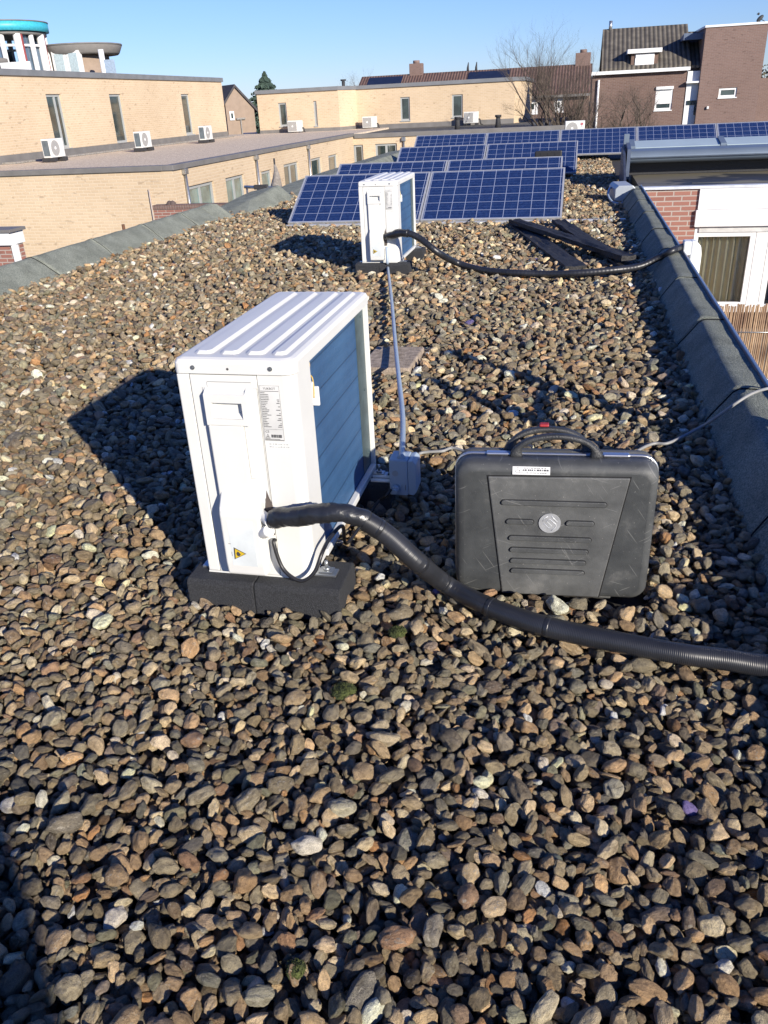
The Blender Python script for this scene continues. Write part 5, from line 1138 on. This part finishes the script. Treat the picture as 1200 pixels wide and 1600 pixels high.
zr = Z(1000, 46, YH + 3.6); xr0 = X(942, 60, YH + 2) ; xr1 = X(1077, 60, YH + 2)
def slope(bm, xa, xb, za, zb2, ya, yb_, th=.12): 
    prism(bm, [(ya, za), (yb_, zb2), (yb_, zb2 + th), (ya, za + th)], 'x', xa, xb)
bm = B(); slope(bm, xr0, xr1, ze + .17, zr, YH - .1, YH + 3.6); slope(bm, xr0, xr1, ze + .17, zr, YH + 7.5, YH + 3.601); add('roof', bm, tileG, HB, O)
bm = B(); xr2 = X(1100, 80, YH + 2); slope(bm, xr1 + .01, xr2, ze + .10, Z(1085, 53, YH + 3.2), YH + .1, YH + 3.2); add('lower_roof', bm, tileG, HB, O)
bm = B(); cyl(bm, (xr0 + .4, YH + 3.5, zr), (xr0 + .4, YH + 3.5, zr + .5), .09, 8); add('flue', bm, galv, HB, O)
# dormer
dx0, dx1 = X(986, 95, YH + .1), X(1028, 95, YH + .1); dz0, dz1 = ze + .17, Z(1005, 83, YH + .1)
bm = B(); box(bm, (dx0, YH + .1, dz0), (dx1, YH + 2.6, dz1)); dm = add('dormer', bm, mat('brown_cladding', (0.16, 0.10, 0.075), .7), HB, O)
bm = B(); box(bm, (dx0 - .22, YH - .12, dz1 + .002), (dx1 + .15, YH + 3.0, dz1 + .20), .01); add('dormer_roof', bm, fascia, dm, O)
bm = B(); box(bm, (dx0 + .2, YH + .05, dz0 + .05), (dx1 - .2, YH + .098, dz1 - .03), .01); box(bm, (dx0 + .22, YH + .03, dz1 - .2), (dx1 - .22, YH + .049, dz1 - .04), .01); add('dormer_shutter', bm, fascia, dm, O)
# white stair strip
sx0, sx1 = X(1070, 150) + .02, X(1092, 150)
bm = B(); box(bm, (sx0, YH - .05, -3), (sx1, YH + 3, Z(1083, 111)), .01); box(bm, (sx0 - .05, YH - .35, Z(1080, 130)), (sx1 + .05, YH - .052, Z(1080, 127)), .01); ws = add('white_stair_strip', bm, fascia, HB, O)
bm = B(); box(bm, (X(1072, 165), YH - .09, Z(1076, 164)), (X(1087, 165), YH - .051, Z(1080, 157))); box(bm, (X(1084.5, 165), YH - .09, Z(1076, 180)), (X(1087, 165), YH - .051, Z(1080, 164))); add('pane', bm, pane, ws, O)
# tall block
TB = empty('brick_block', 'tall windowless brown brick block with one low wide window at the right', 'building', (X(1140, 190), YH, -3)); O = Vector(TB.location)
tx0, tx1 = X(1094, 110), X(1188.5, 110); tz = Z(1150, 41)
FT = FaceL((tx0, YH - .4, 0), (1, 0, 0), (0, -1, 0)); YT = YH - .4
hw = (X(1123, 145, YT) - tx0, X(1151, 145, YT) - tx0, Z(1137, 152, YT), Z(1139, 137, YT))
bm = B(); FT.wall(bm, 0, tx1 - tx0, -3, tz, [hw], .14)
for (xx, n_) in ((tx0, -1), (tx1, 1)): Fs = FaceL((xx, YT, 0), (0, 1, 0), (n_, 0, 0)); Fs.wall(bm, 0, 6, -3, tz)
add('wall', bm, mbrick, TB, O)
FT.window(TB, hw, .10, .10, fm=fascia, pm=pane, off=O)
bm = B(); box(bm, (tx0 - .05, YT - .06, tz + .002), (tx1 + .06, YT + 6, tz + .10), .005); add('roof_edge', bm, fascia, TB, O)
bm = B(); FT.block(bm, X(1104, 168, YT) - tx0, X(1107, 168, YT) - tx0, Z(1105, 170, YT), Z(1105, 166, YT), .002, .12); add('wall_lamp', bm, fascia, TB, O)
bm = B(); prism(bm, [(YT + .8, ze + 1.4), (YT + 2.6, ze + 1.4), (YT + 2.6, tz - .3), (YT + .8, tz - .15)], 'x', tx0 - .95, tx0 - .002); add('lead_clad_dormer', bm, mat('lead_cladding', (0.13, 0.17, 0.25), .5), TB, O)
# pigeon
pg = ony(1187, 33, YT + .2); bm = B()
t = B(); bmesh.ops.create_icosphere(t, subdivisions=2, radius=1); merge(bm, t, 0, Matrix.Translation((pg.x, pg.y, tz + .26)) @ Matrix.Rotation(-.75, 4, 'Y') @ Matrix.Diagonal((.20, .09, .10, 1)))
t = B(); bmesh.ops.create_icosphere(t, subdivisions=2, radius=1); merge(bm, t, 0, Matrix.Translation((pg.x - .10, pg.y, tz + .46)) @ Matrix.Diagonal((.06, .05, .06, 1)))
t = B(); bmesh.ops.create_cone(t, segments=6, radius1=.02, radius2=.002, depth=.06, cap_ends=True); merge(bm, t, 0, Matrix.Translation((pg.x - .17, pg.y, tz + .455)) @ Matrix.Rotation(-PI / 2, 4, 'Y'))
t = B(); bmesh.ops.create_cube(t, size=1); merge(bm, t, 0, Matrix.Translation((pg.x + .17, pg.y, tz + .16)) @ Matrix.Rotation(.5, 4, 'Y') @ Matrix.Diagonal((.18, .07, .025, 1)))
cyl(bm, (pg.x - .01, pg.y - .02, tz + .10), (pg.x - .01, pg.y - .02, tz + .2), .012, 6); cyl(bm, (pg.x + .02, pg.y + .03, tz + .10), (pg.x + .02, pg.y + .03, tz + .2), .012, 6)
tag(obj('pigeon', bm, mat('pigeon_dark', (0.05, 0.055, 0.06), .7), None, True), 'dark pigeon perched on top of the tall brick block', 'bird')
# --- long row of houses behind the yellow building
YR = 72.0
RB = empty('row_houses', 'long row of houses with red brown tiled roof, chimney and dark solar panels', 'house row', (X(740, 150, YR), YR, -3)); O = Vector(RB.location)
xa_, xb_ = X(548, 130, YR), X(921, 150, YR); zee = Z(870, 149, YR); zrr = Z(740, 113, YR + 4)
FR = FaceL((xa_, YR, 0), (1, 0, 0), (0, -1, 0))
hs = [(X(821, 165, YR) - xa_, X(841, 165, YR) - xa_, Z(830, 178, YR), Z(830, 155, YR)), (X(865, 165, YR) - xa_, X(881, 165, YR) - xa_, Z(872, 175, YR), Z(872, 152, YR))]
bm = B(); FR.wall(bm, 0, xb_ - xa_, -3, zee, hs, .14); Fs = FaceL((xb_, YR, 0), (0, 1, 0), (1, 0, 0)); Fs.wall(bm, 0, 8, -3, zee)
t = [bm.verts.new((xb_, YR, zee)), bm.verts.new((xb_, YR + 8, zee)), bm.verts.new((xb_, YR + 4, zrr))]; bm.faces.new(t)
add('wall', bm, bbrick, RB, O)
for h_ in hs: FR.window(RB, h_, .08, .32, fm=fascia, pm=pane, off=O)
bm = B(); slope(bm, xa_, xb_ + .1, zee, zrr, YR - .3, YR + 4, .15); slope(bm, xa_, xb_ + .1, zee, zrr, YR + 8.3, YR + 4.001, .15); rf = add('roof', bm, tileR, RB, O)
bm = B(); box(bm, (X(819, 150, YR), YR - .45, zee - .14), (xb_ + .1, YR - .31, zee + .04)); add('gutter', bm, zincD, RB, O)
darkpv = mat('dark_solar_sheet', (0.018, 0.024, 0.045), .25, 0, .1, 2, spec=.7)
def onslope(f): return (YR - .3 + f * 4.3, zee + f * (zrr - zee) + .151)
for (pa, pb) in ((575, 628), (732, 796)):
    A_, B_ = onslope(.42), onslope(.90); bm = B(); prism(bm, [A_, B_, (B_[0], B_[1] + .07), (A_[0], A_[1] + .07)], 'x', X(pa, 125, YR + 3), X(pb, 120, YR + 3)); add('roof_solar_panels', bm, darkpv, RB, O)
for (px, h__, wd) in ((650.5, 1.25, .55), (910, 1.3, .6)):
    xx = X(px, 110, YR + 4); bm = B(); box(bm, (xx - wd, YR + 3.7, zrr - .4), (xx + wd, YR + 4.5, zrr + h__ * .72), .03); cyl(bm, (xx, YR + 4.1, zrr + h__ * .7), (xx, YR + 4.1, zrr + h__ * .9), .28, 10); add('chimney', bm, mbrick, RB, O)
for (px) in (731, 744): xx = X(px, 110, YR + 4); bm = B(); tube(bm, [(xx, YR + 4, zrr), (xx, YR + 4, zrr + .35), (xx + .05, YR + 4, zrr + .75)], [.12, .09, .03], 8); add('flue', bm, black, RB, O)
# --- gabled house left of the centre building
YG = 62.0
GB = empty('gabled_house', 'taupe rendered house gable with dark roof and one small white window', 'house', (X(372, 180, YG), YG, -3)); O = Vector(GB.location)
gx0, gx1 = X(353, 170, YG), X(398, 180, YG); gze0, gze1 = Z(352, 163, YG), Z(395, 170, YG); gxr = X(366, 137, YG); gzr = Z(366, 137, YG)
bm = B(); prism(bm, [(gx0, -3), (gx1, -3), (gx1, gze1), (gxr, gzr), (gx0, gze0)], 'y', YG, YG + 9); add('wall', bm, stucco, GB, O)
bm = B(); prism(bm, [(gx0 - .3, gze0 - .25), (gxr, gzr + .02), (gx1 + .25, gze1 - .25), (gx1 + .25, gze1 - .05), (gxr, gzr + .22), (gx0 - .3, gze0 - .05)], 'y', YG - .15, YG + 9.2); add('roof', bm, mat('dark_roof_tiles', (0.07, 0.065, 0.07), .8, 0, .2, 3), GB, O)
bm = B(); box(bm, (X(358, 175, YG), YG - .08, Z(361, 188, YG)), (X(365, 175, YG), YG - .002, Z(361, 174, YG)), .01); w_ = add('window', bm, fascia, GB, O)
bm = B(); box(bm, (X(360, 175, YG), YG - .10, Z(361, 185, YG)), (X(363, 175, YG), YG - .081, Z(361, 177, YG))); add('pane', bm, pane, w_, O)
bm = B(); xx = X(376, 190, YG); box(bm, (xx - .35, YG - .15, Z(376, 187, YG)), (xx + .35, YG - .01, Z(376, 184, YG)), .02); cyl(bm, (xx, YG - .08, -1), (xx, YG - .08, Z(376, 187, YG)), .05, 6); add('rain_hopper', bm, conc, GB, O)
bm = B(); box(bm, (X(383, 208, YG - 3), YG - 3.4, -3), (X(402, 208, YG - 3), YG - 3, Z(392, 207, YG - 3)), .02); tag(obj('low_white_wall', bm, fascia), 'low white wall end between the gabled house and the middle yellow building', 'wall')
GB.rotation_euler = (0, 0, rad(42))
# --- round tower with turquoise band and grey round penthouse
YT_ = 66.0
RT = empty('round_stair_tower', 'round glazed tower with turquoise roof band at the top left corner', 'tower', (X(8, 60, YT_), YT_, -3)); O = Vector(RT.location)
cxT = X(8, 60, YT_); Rt = X(68, 60, YT_) - cxT; z1_, z0_ = Z(40, 31, YT_ - 2), Z(40, 46, YT_ - 2); zf = Z(30, 82, YT_ - 2)
bm = B(); cyl(bm, (cxT, YT_, z0_), (cxT, YT_, z1_), Rt, 48); add('roof_band', bm, mat('turquoise_band', (0.06, 0.48, 0.62), .45), RT, O)
bm = B(); cyl(bm, (cxT, YT_, z0_ - .25), (cxT, YT_, z0_ - .001), Rt * .93, 48); cyl(bm, (cxT, YT_, z1_ + .001), (cxT, YT_, z1_ + .08), Rt * 1.01, 48); add('roof_rim', bm, zincD, RT, O)
for k in range(16):
    a = 2 * PI * k / 16 + .12; xx, yy = cxT + Rt * .86 * math.cos(a), YT_ + Rt * .86 * math.sin(a); wcol = .20 if k % 2 else .30
    bm = B(); cyl(bm, (xx, yy, -1), (xx, yy, z0_ - .2), wcol, 8); add('column', bm, fascia, RT, O)
    if k % 2 == 0:
        bm = B(); xx2, yy2 = cxT + Rt * .90 * math.cos(a + .09), YT_ + Rt * .90 * math.sin(a + .09); cyl(bm, (xx2, yy2, -1), (xx2, yy2, z0_ - .2), .11, 6); add('red_pipe', bm, mat('dull_red', (0.28, 0.06, 0.06), .6), RT, O)
zm = Z(30, 70, YT_ - 2)
bm = B(); tube(bm, [(cxT + Rt * .84 * math.cos(a), YT_ + Rt * .84 * math.sin(a), zm) for a in [2 * PI * i / 48 for i in range(49)]], .10, 6, False); add('ring_rail', bm, fascia, RT, O)
glassB = mat('tower_glass', (0.10, 0.15, 0.21), .1, 0, .2, 1.0, spec=.9)
bm = B(); n_ = 16
for k in range(n_):
    if k % 3 == 1: continue
    a0, a1 = 2 * PI * k / n_ + .12, 2 * PI * (k + 1) / n_ + .12; q = [(cxT + Rt * .80 * math.cos(a), YT_ + Rt * .80 * math.sin(a)) for a in (a0, a1)]
    for (u, v) in ((-1, zm - .1), (zm + .1, z0_ - .3)): 
        if u > 0 and k % 2: continue
        bm.faces.new([bm.verts.new((*q[0], u)), bm.verts.new((*q[1], u)), bm.verts.new((*q[1], v)), bm.verts.new((*q[0], v))])
add('glazing', bm, glassB, RT, O)
bm = B(); cyl(bm, (cxT - 1.5, YT_ - 4, Z(20, 96, YT_ - 6)), (cxT - 1.5, YT_ - 4, Z(20, 85, YT_ - 6)), Rt * 1.0, 40); add('lower_canopy', bm, stuccog, RT, O)
bm = B(); box(bm, (X(0, 100, 58), 58, 2.6), (X(44, 100, 58), 58.3, Z(20, 97, 58))); add('window_band', bm, fascia, RT, O)
RP = empty('round_penthouse', 'grey round penthouse with overhanging flat roof and white double doors', 'penthouse', (X(115, 90, YT_), YT_ + 2, 0)); O = Vector(RP.location)
cxP = X(108, 80, YT_ + 2); Rp = X(165, 80, YT_ + 2) - cxP; zp1, zp0 = Z(120, 67, YT_), Z(150, 80, YT_)
bm = B(); tube(bm, [(cxP, YT_ + 4, zp0 - .0), (cxP, YT_ + 4, zp0 + .12), (cxP, YT_ + 4, zp1 - .04), (cxP, YT_ + 4, zp1)], [Rp * .88, Rp * .92, Rp * 1.0, Rp * 1.0], 56); add('roof', bm, stuccog, RP, O)
bm = B(); cyl(bm, (cxP, YT_ + 4, zp1 + .002), (cxP, YT_ + 4, zp1 + .12), Rp * 1.01, 56); add('roof_rim', bm, zincD, RP, O)
bm = B(); cyl(bm, (cxP - .6, YT_ + 4, 0), (cxP - .6, YT_ + 4, zp0), Rp * .80, 40); add('wall', bm, mat('taupe_render', (0.33, 0.25, 0.19), .9), RP, O)
yd = YT_ + 4 - Rp * .80 - .05
for (pa, pb) in ((84, 106), (107, 127)):
    bm = B(); box(bm, (X(pa, 95, yd), yd - .2, 0), (X(pb, 95, yd), yd + .25, Z(100, 80, yd)), .02); d_ = add('door', bm, fascia, RP, O)
    bm = B(); w2_ = X(pb, 95, yd) - X(pa, 95, yd); box(bm, (X(pa, 95, yd) + w2_ * .18, yd - .23, 0), (X(pb, 95, yd) - w2_ * .18, yd - .201, Z(100, 84, yd))); add('pane', bm, mat('pale_pane', (0.45, 0.55, 0.58), .2), d_, O)
bm = B(); cyl(bm, (X(160, 95, YT_), YT_, 0), (X(160, 95, YT_), YT_, zp0 + .1), .22, 10); add('column', bm, fascia, RP, O)
bm = B(); box(bm, (X(163, 100, YT_ - 3), YT_ - 3, 2), (X(179, 100, YT_ - 3), YT_ - 2.95, Z(170, 93, YT_ - 3))); add('glass_balustrade', bm, mat('grey_glass', (0.40, 0.50, 0.62), .15), RP, O)
bm = B(); rs = random.Random(6)
for i in range(7): 
    px = 190 + i * 3.6; p = ony(px, 107, 47); t = B(); bmesh.ops.create_icosphere(t, subdivisions=1, radius=.14 + .05 * rs.random()); merge(bm, t, 0, Matrix.Translation((ony(px, 107, 55).x, 55, 2.95 + .2 + rs.random() * .12)) @ Matrix.Diagonal((1.1, 1, .7, 1)))
box(bm, (ony(185, 110, 55).x, 54.8, 2.6), (ony(218, 110, 55).x, 55.3, 3.02))
tag(obj('roof_planter', bm, mat('planter_brown', (0.16, 0.11, 0.09), .9)), 'low planter with small shrubs above the left roof edge', 'planter')
# unit with round fan at the far roof end
p = onz(903, 203, 0.0); lg = far_unit((ony(899, 190, 30.5).x, 30.5, -.06), rad(6), 'white outdoor unit with round fan and red emblem, behind the farthest solar panels', None); lg.scale = (.80, .80, .80)
bm = B(); cyl(bm, (.27, -.004, .55), (.27, -.001, .55), .055, 24); e_ = obj('emblem', bm, mat('emblem_red', (0.45, 0.02, 0.05), .4), lg)
bm = B(); tube(bm, [(.27 + .036 * math.cos(a), -.006, .55 + .036 * math.sin(a)) for a in [PI * .35 + PI * 1.6 * i / 12 for i in range(13)]], .004, 5); box(bm, (.268, -.007, .535), (.274, -.0045, .57)); obj('emblem_mark', bm, whiteB, e_)
bm = B(); merge(bm, text_mesh('LG', .07, .0005), 0, Matrix.Translation((.27, -.002, .45)) @ Matrix.Rotation(PI / 2, 4, 'X')); obj('lettering', bm, mat('lettering_grey', (.2, .2, .2), .5), lg)
bm = B(); box(bm, (5.4, 28.2, -.1), (14, 28.6, .26), .01); box(bm, (-.2, 28.4, .05), (5.39, 28.5, .13), .01); tag(obj('white_roof_edge', bm, fascia), 'white roof edge strip behind the farthest solar panels', 'roof edge')
bm = B()
for x in (0, .16, .30): t = B(); bmesh.ops.create_icosphere(t, subdivisions=2, radius=.09); merge(bm, t, 0, Matrix.Translation((ony(934, 196, 28).x + x, 28, .03)) @ Matrix.Diagonal((1.2, 1, .8, 1)))
box(bm, (ony(943, 196, 28).x, 27.9, -.1), (ony(949, 196, 28).x, 28.05, .2), .01)
tag(obj('white_bags', bm, fascia), 'small white bags and post behind the farthest solar panels beside the unit', 'bag')

# ================================================================== TREES
barkm = mat('bare_bark', (0.15, 0.12, 0.095), .95, 0, .3, 4); barkg = mat('grey_twigs', (0.20, 0.17, 0.15), .95, 0, .3, 4)
def bare_tree(name, label, base, height, spread, depth, seed, m=barkm, trunk_r=.14, nb=4, multi=1, group=None):
    rs = random.Random(seed); r = empty(name, label, 'tree', base, 0, group); bmT = B(); bmC = B()
    def grow(p, d, L, rad_, lev):
        k = 4; pts = [p]; q = p; dd = d.copy()
        for i in range(k):
            dd = (dd + Vector((rs.gauss(0, .13), rs.gauss(0, .13), rs.gauss(.05, .06)))).normalized(); q = q + dd * L / k; pts.append(q)
        r1 = rad_ * .55
        tube(bmT if lev == 0 else bmC, pts, [rad_ + (r1 - rad_) * i / k for i in range(k + 1)], 6 if lev < 2 else 3, False)
        if lev < depth:
            n_ = rs.choice([nb - 1, nb, nb + 1])
            for j in range(n_):
                t = rs.uniform(.35, 1.0); i = min(k - 1, int(t * k)); pp = pts[i] + (pts[i + 1] - pts[i]) * (t * k - i)
                ax = Vector((rs.gauss(0, 1), rs.gauss(0, 1), rs.gauss(0, .5))).normalized(); nd = (dd + ax * spread + Vector((0, 0, .22))).normalized()
                grow(pp, nd, L * rs.uniform(.52, .8), r1 * rs.uniform(.55, .8), lev + 1)
    for m_ in range(multi):
        grow(Vector((rs.gauss(0, .12), rs.gauss(0, .12), 0)) if multi > 1 else Vector((0, 0, 0)), Vector((rs.gauss(0, .12 if multi == 1 else .35), rs.gauss(0, .1), 1)).normalized(), height * (.42 if multi == 1 else .38), trunk_r, 0)
    obj('trunk', bmT, m, r, True); obj('crown', bmC, m, r, True)
G = 'bare trees behind the roofs'
bare_tree('bare_tree', 'tall bare winter tree between the row houses and the brick house', (ony(893, 170, 44).x, 44, -3), 9.6, .75, 5, 21, barkm, .16, 4, 3, G)
bare_tree('bare_tree', 'wide bare tree standing before the row house windows', (ony(868, 170, 46).x, 46, -3), 7.6, .9, 5, 5, barkm, .13, 4, 2, G)
bare_tree('bare_tree', 'low bare shrubby tree before the brown brick house', (ony(985, 170, 46).x, 46, -3), 6.2, 1.0, 5, 13, barkm, .16, 4, 3, G)
bare_tree('bare_tree', 'bare bush at the left corner of the brown brick house', (ony(938, 170, 45).x, 45, -3), 6.0, 1.0, 5, 33, barkm, .16, 4, 3, G)
bare_tree('bare_tree', 'hazy grey bare treetop behind the middle yellow building', (ony(556, 130, 95).x, 95, -3), 9.0, .7, 5, 8, barkg, .2, 4, 2, G)
def leafy(name, label, loc, r_, hgt, m, n_, seed, conic=False, group=None):
    rs = random.Random(seed); r = empty(name, label, 'tree', (loc[0], loc[1], -3), 0, group); bm = B(); cyl(bm, (0, 0, 0), (0, 0, hgt * .9), .16, 7); obj('trunk', bm, barkm, r); bm = B()
    cl = [(rs.uniform(-.5, .5), rs.uniform(-.5, .5), rs.uniform(.35, .85), rs.uniform(.3, .5)) for _ in range(9)]
    for i in range(n_):
        if conic:
            t = rs.random() ** .7; z = hgt * (.25 + .75 * (1 - t)); rr_ = r_ * t * (.78 + .22 * math.sin(z * 15)) * rs.uniform(.5, 1.08); a = rs.uniform(0, 2 * PI); q = Vector((rr_ * math.cos(a), rr_ * math.sin(a), z - .25 * rr_))
        else:
            c = rs.choice(cl); q = Vector((rs.gauss(0, 1), rs.gauss(0, 1), rs.gauss(0, .8))).normalized() * (c[3] * r_ * rs.uniform(.6, 1.05)) + Vector((c[0] * r_, c[1] * r_, c[2] * hgt))
        u = Vector((rs.gauss(0, 1), rs.gauss(0, 1), rs.gauss(0, 1))).normalized(); v = u.orthogonal().normalized(); s_ = rs.uniform(.09, .20)
        bm.faces.new([bm.verts.new(q - u * s_), bm.verts.new(q + v * s_ * .6), bm.verts.new(q + u * s_), bm.verts.new(q - v * s_ * .6)])
    obj('crown', bm, m, r); return r
leafg = mat('conifer_needles', (0.07, 0.11, 0.08), .9, 0, .3, 1.5, c2=(0.03, 0.055, 0.045)); leafb = mat('brown_green_leaves', (0.09, 0.085, 0.045), .9, 0, .3, .8, c2=(0.05, 0.045, 0.025))
p = ony(413, 117, 80); leafy('conifer', 'dark conifer top between the gabled house and the middle yellow building', (p.x, 80), 5.2, p.z + 3.2, leafg, 14000, 3, True)
for i, (px, py, Y, r_, lb) in enumerate(((1196, 112, 70, 4.5, 'hazy brown green tree at the right edge behind the brick block'), (388, 178, 100, 5, 'distant dark tree clump right of the gabled house'))):
    p = ony(px, py, Y); leafy('broadleaf_tree', lb, (p.x + (2.4 if i == 0 else 0), Y), r_, p.z + 3.4, leafb, 3500, 40 + i)
bm = B(); p = ony(1184, 150, 58); box(bm, (p.x, 58, -3), (p.x + 14, 58.3, ony(1190, 122, 58).z)); tag(obj('boundary_wall', bm, mbrick), 'brown brick wall at the right edge beyond the brick block', 'wall')
bm = B()
for i in range(-3, 16): 
    x = -60 + i * 9; hh = -3 + 4.2 + (i * 37 % 5) * .25; prism(bm, [(x, -3), (x + 8.2, -3), (x + 8.2, hh - 1), (x + 4, hh + .4), (x, hh - 1)], 'y', 130 + (i * 13 % 7) * 3, 140 + (i * 13 % 7) * 3)
tag(obj('distant_houses', bm, stucco), 'hazy far rooftops seen through the gap on the horizon', 'houses', kind='stuff')

# ------------------------------------------------------------------ outside the frame: ladder known by its shadow, and an added shadow block
ld = empty('aluminium_ladder', 'aluminium ladder leaning over the right parapet just outside the photo', 'ladder', (0.93, 2.9, -3)); O2 = Vector(ld.location)
for y in (2.90, 2.36):
    bm = B(); prism(bm, [(0.98, -3), (1.045, -3), (0.975, .88), (0.91, .88)], 'y', y - .018, y + .018, .002); add('side_rail', bm, alu, ld, O2)
for z in (-.55, -.27, .01, .29, .57):
    bm = B(); x = 1.02 - .07 * (z + 3) / 3.88; prism(bm, [(x - .02, z - .012), (x + .02, z - .012), (x + .02, z + .012), (x - .02, z + .012)], 'y', 2.383, 2.877, .002); add('rung', bm, alu, ld, O2)
ch = empty('added_shadow_block', 'unseen brick block added behind the camera to cast the shadow at lower left', 'wall', (1.87, -2.94, -3))  # added block, never in view; its only role is the lower left shadow
bm = B(); box(bm, (-.9, -1.2, 0), (0, .98, 5.2)); obj('wall', bm, rbrick, ch)
bm = B(); box(bm, (-.95, -1.25, 5.202), (.05, 1.0, 5.28), .01); obj('coping', bm, conc, ch)
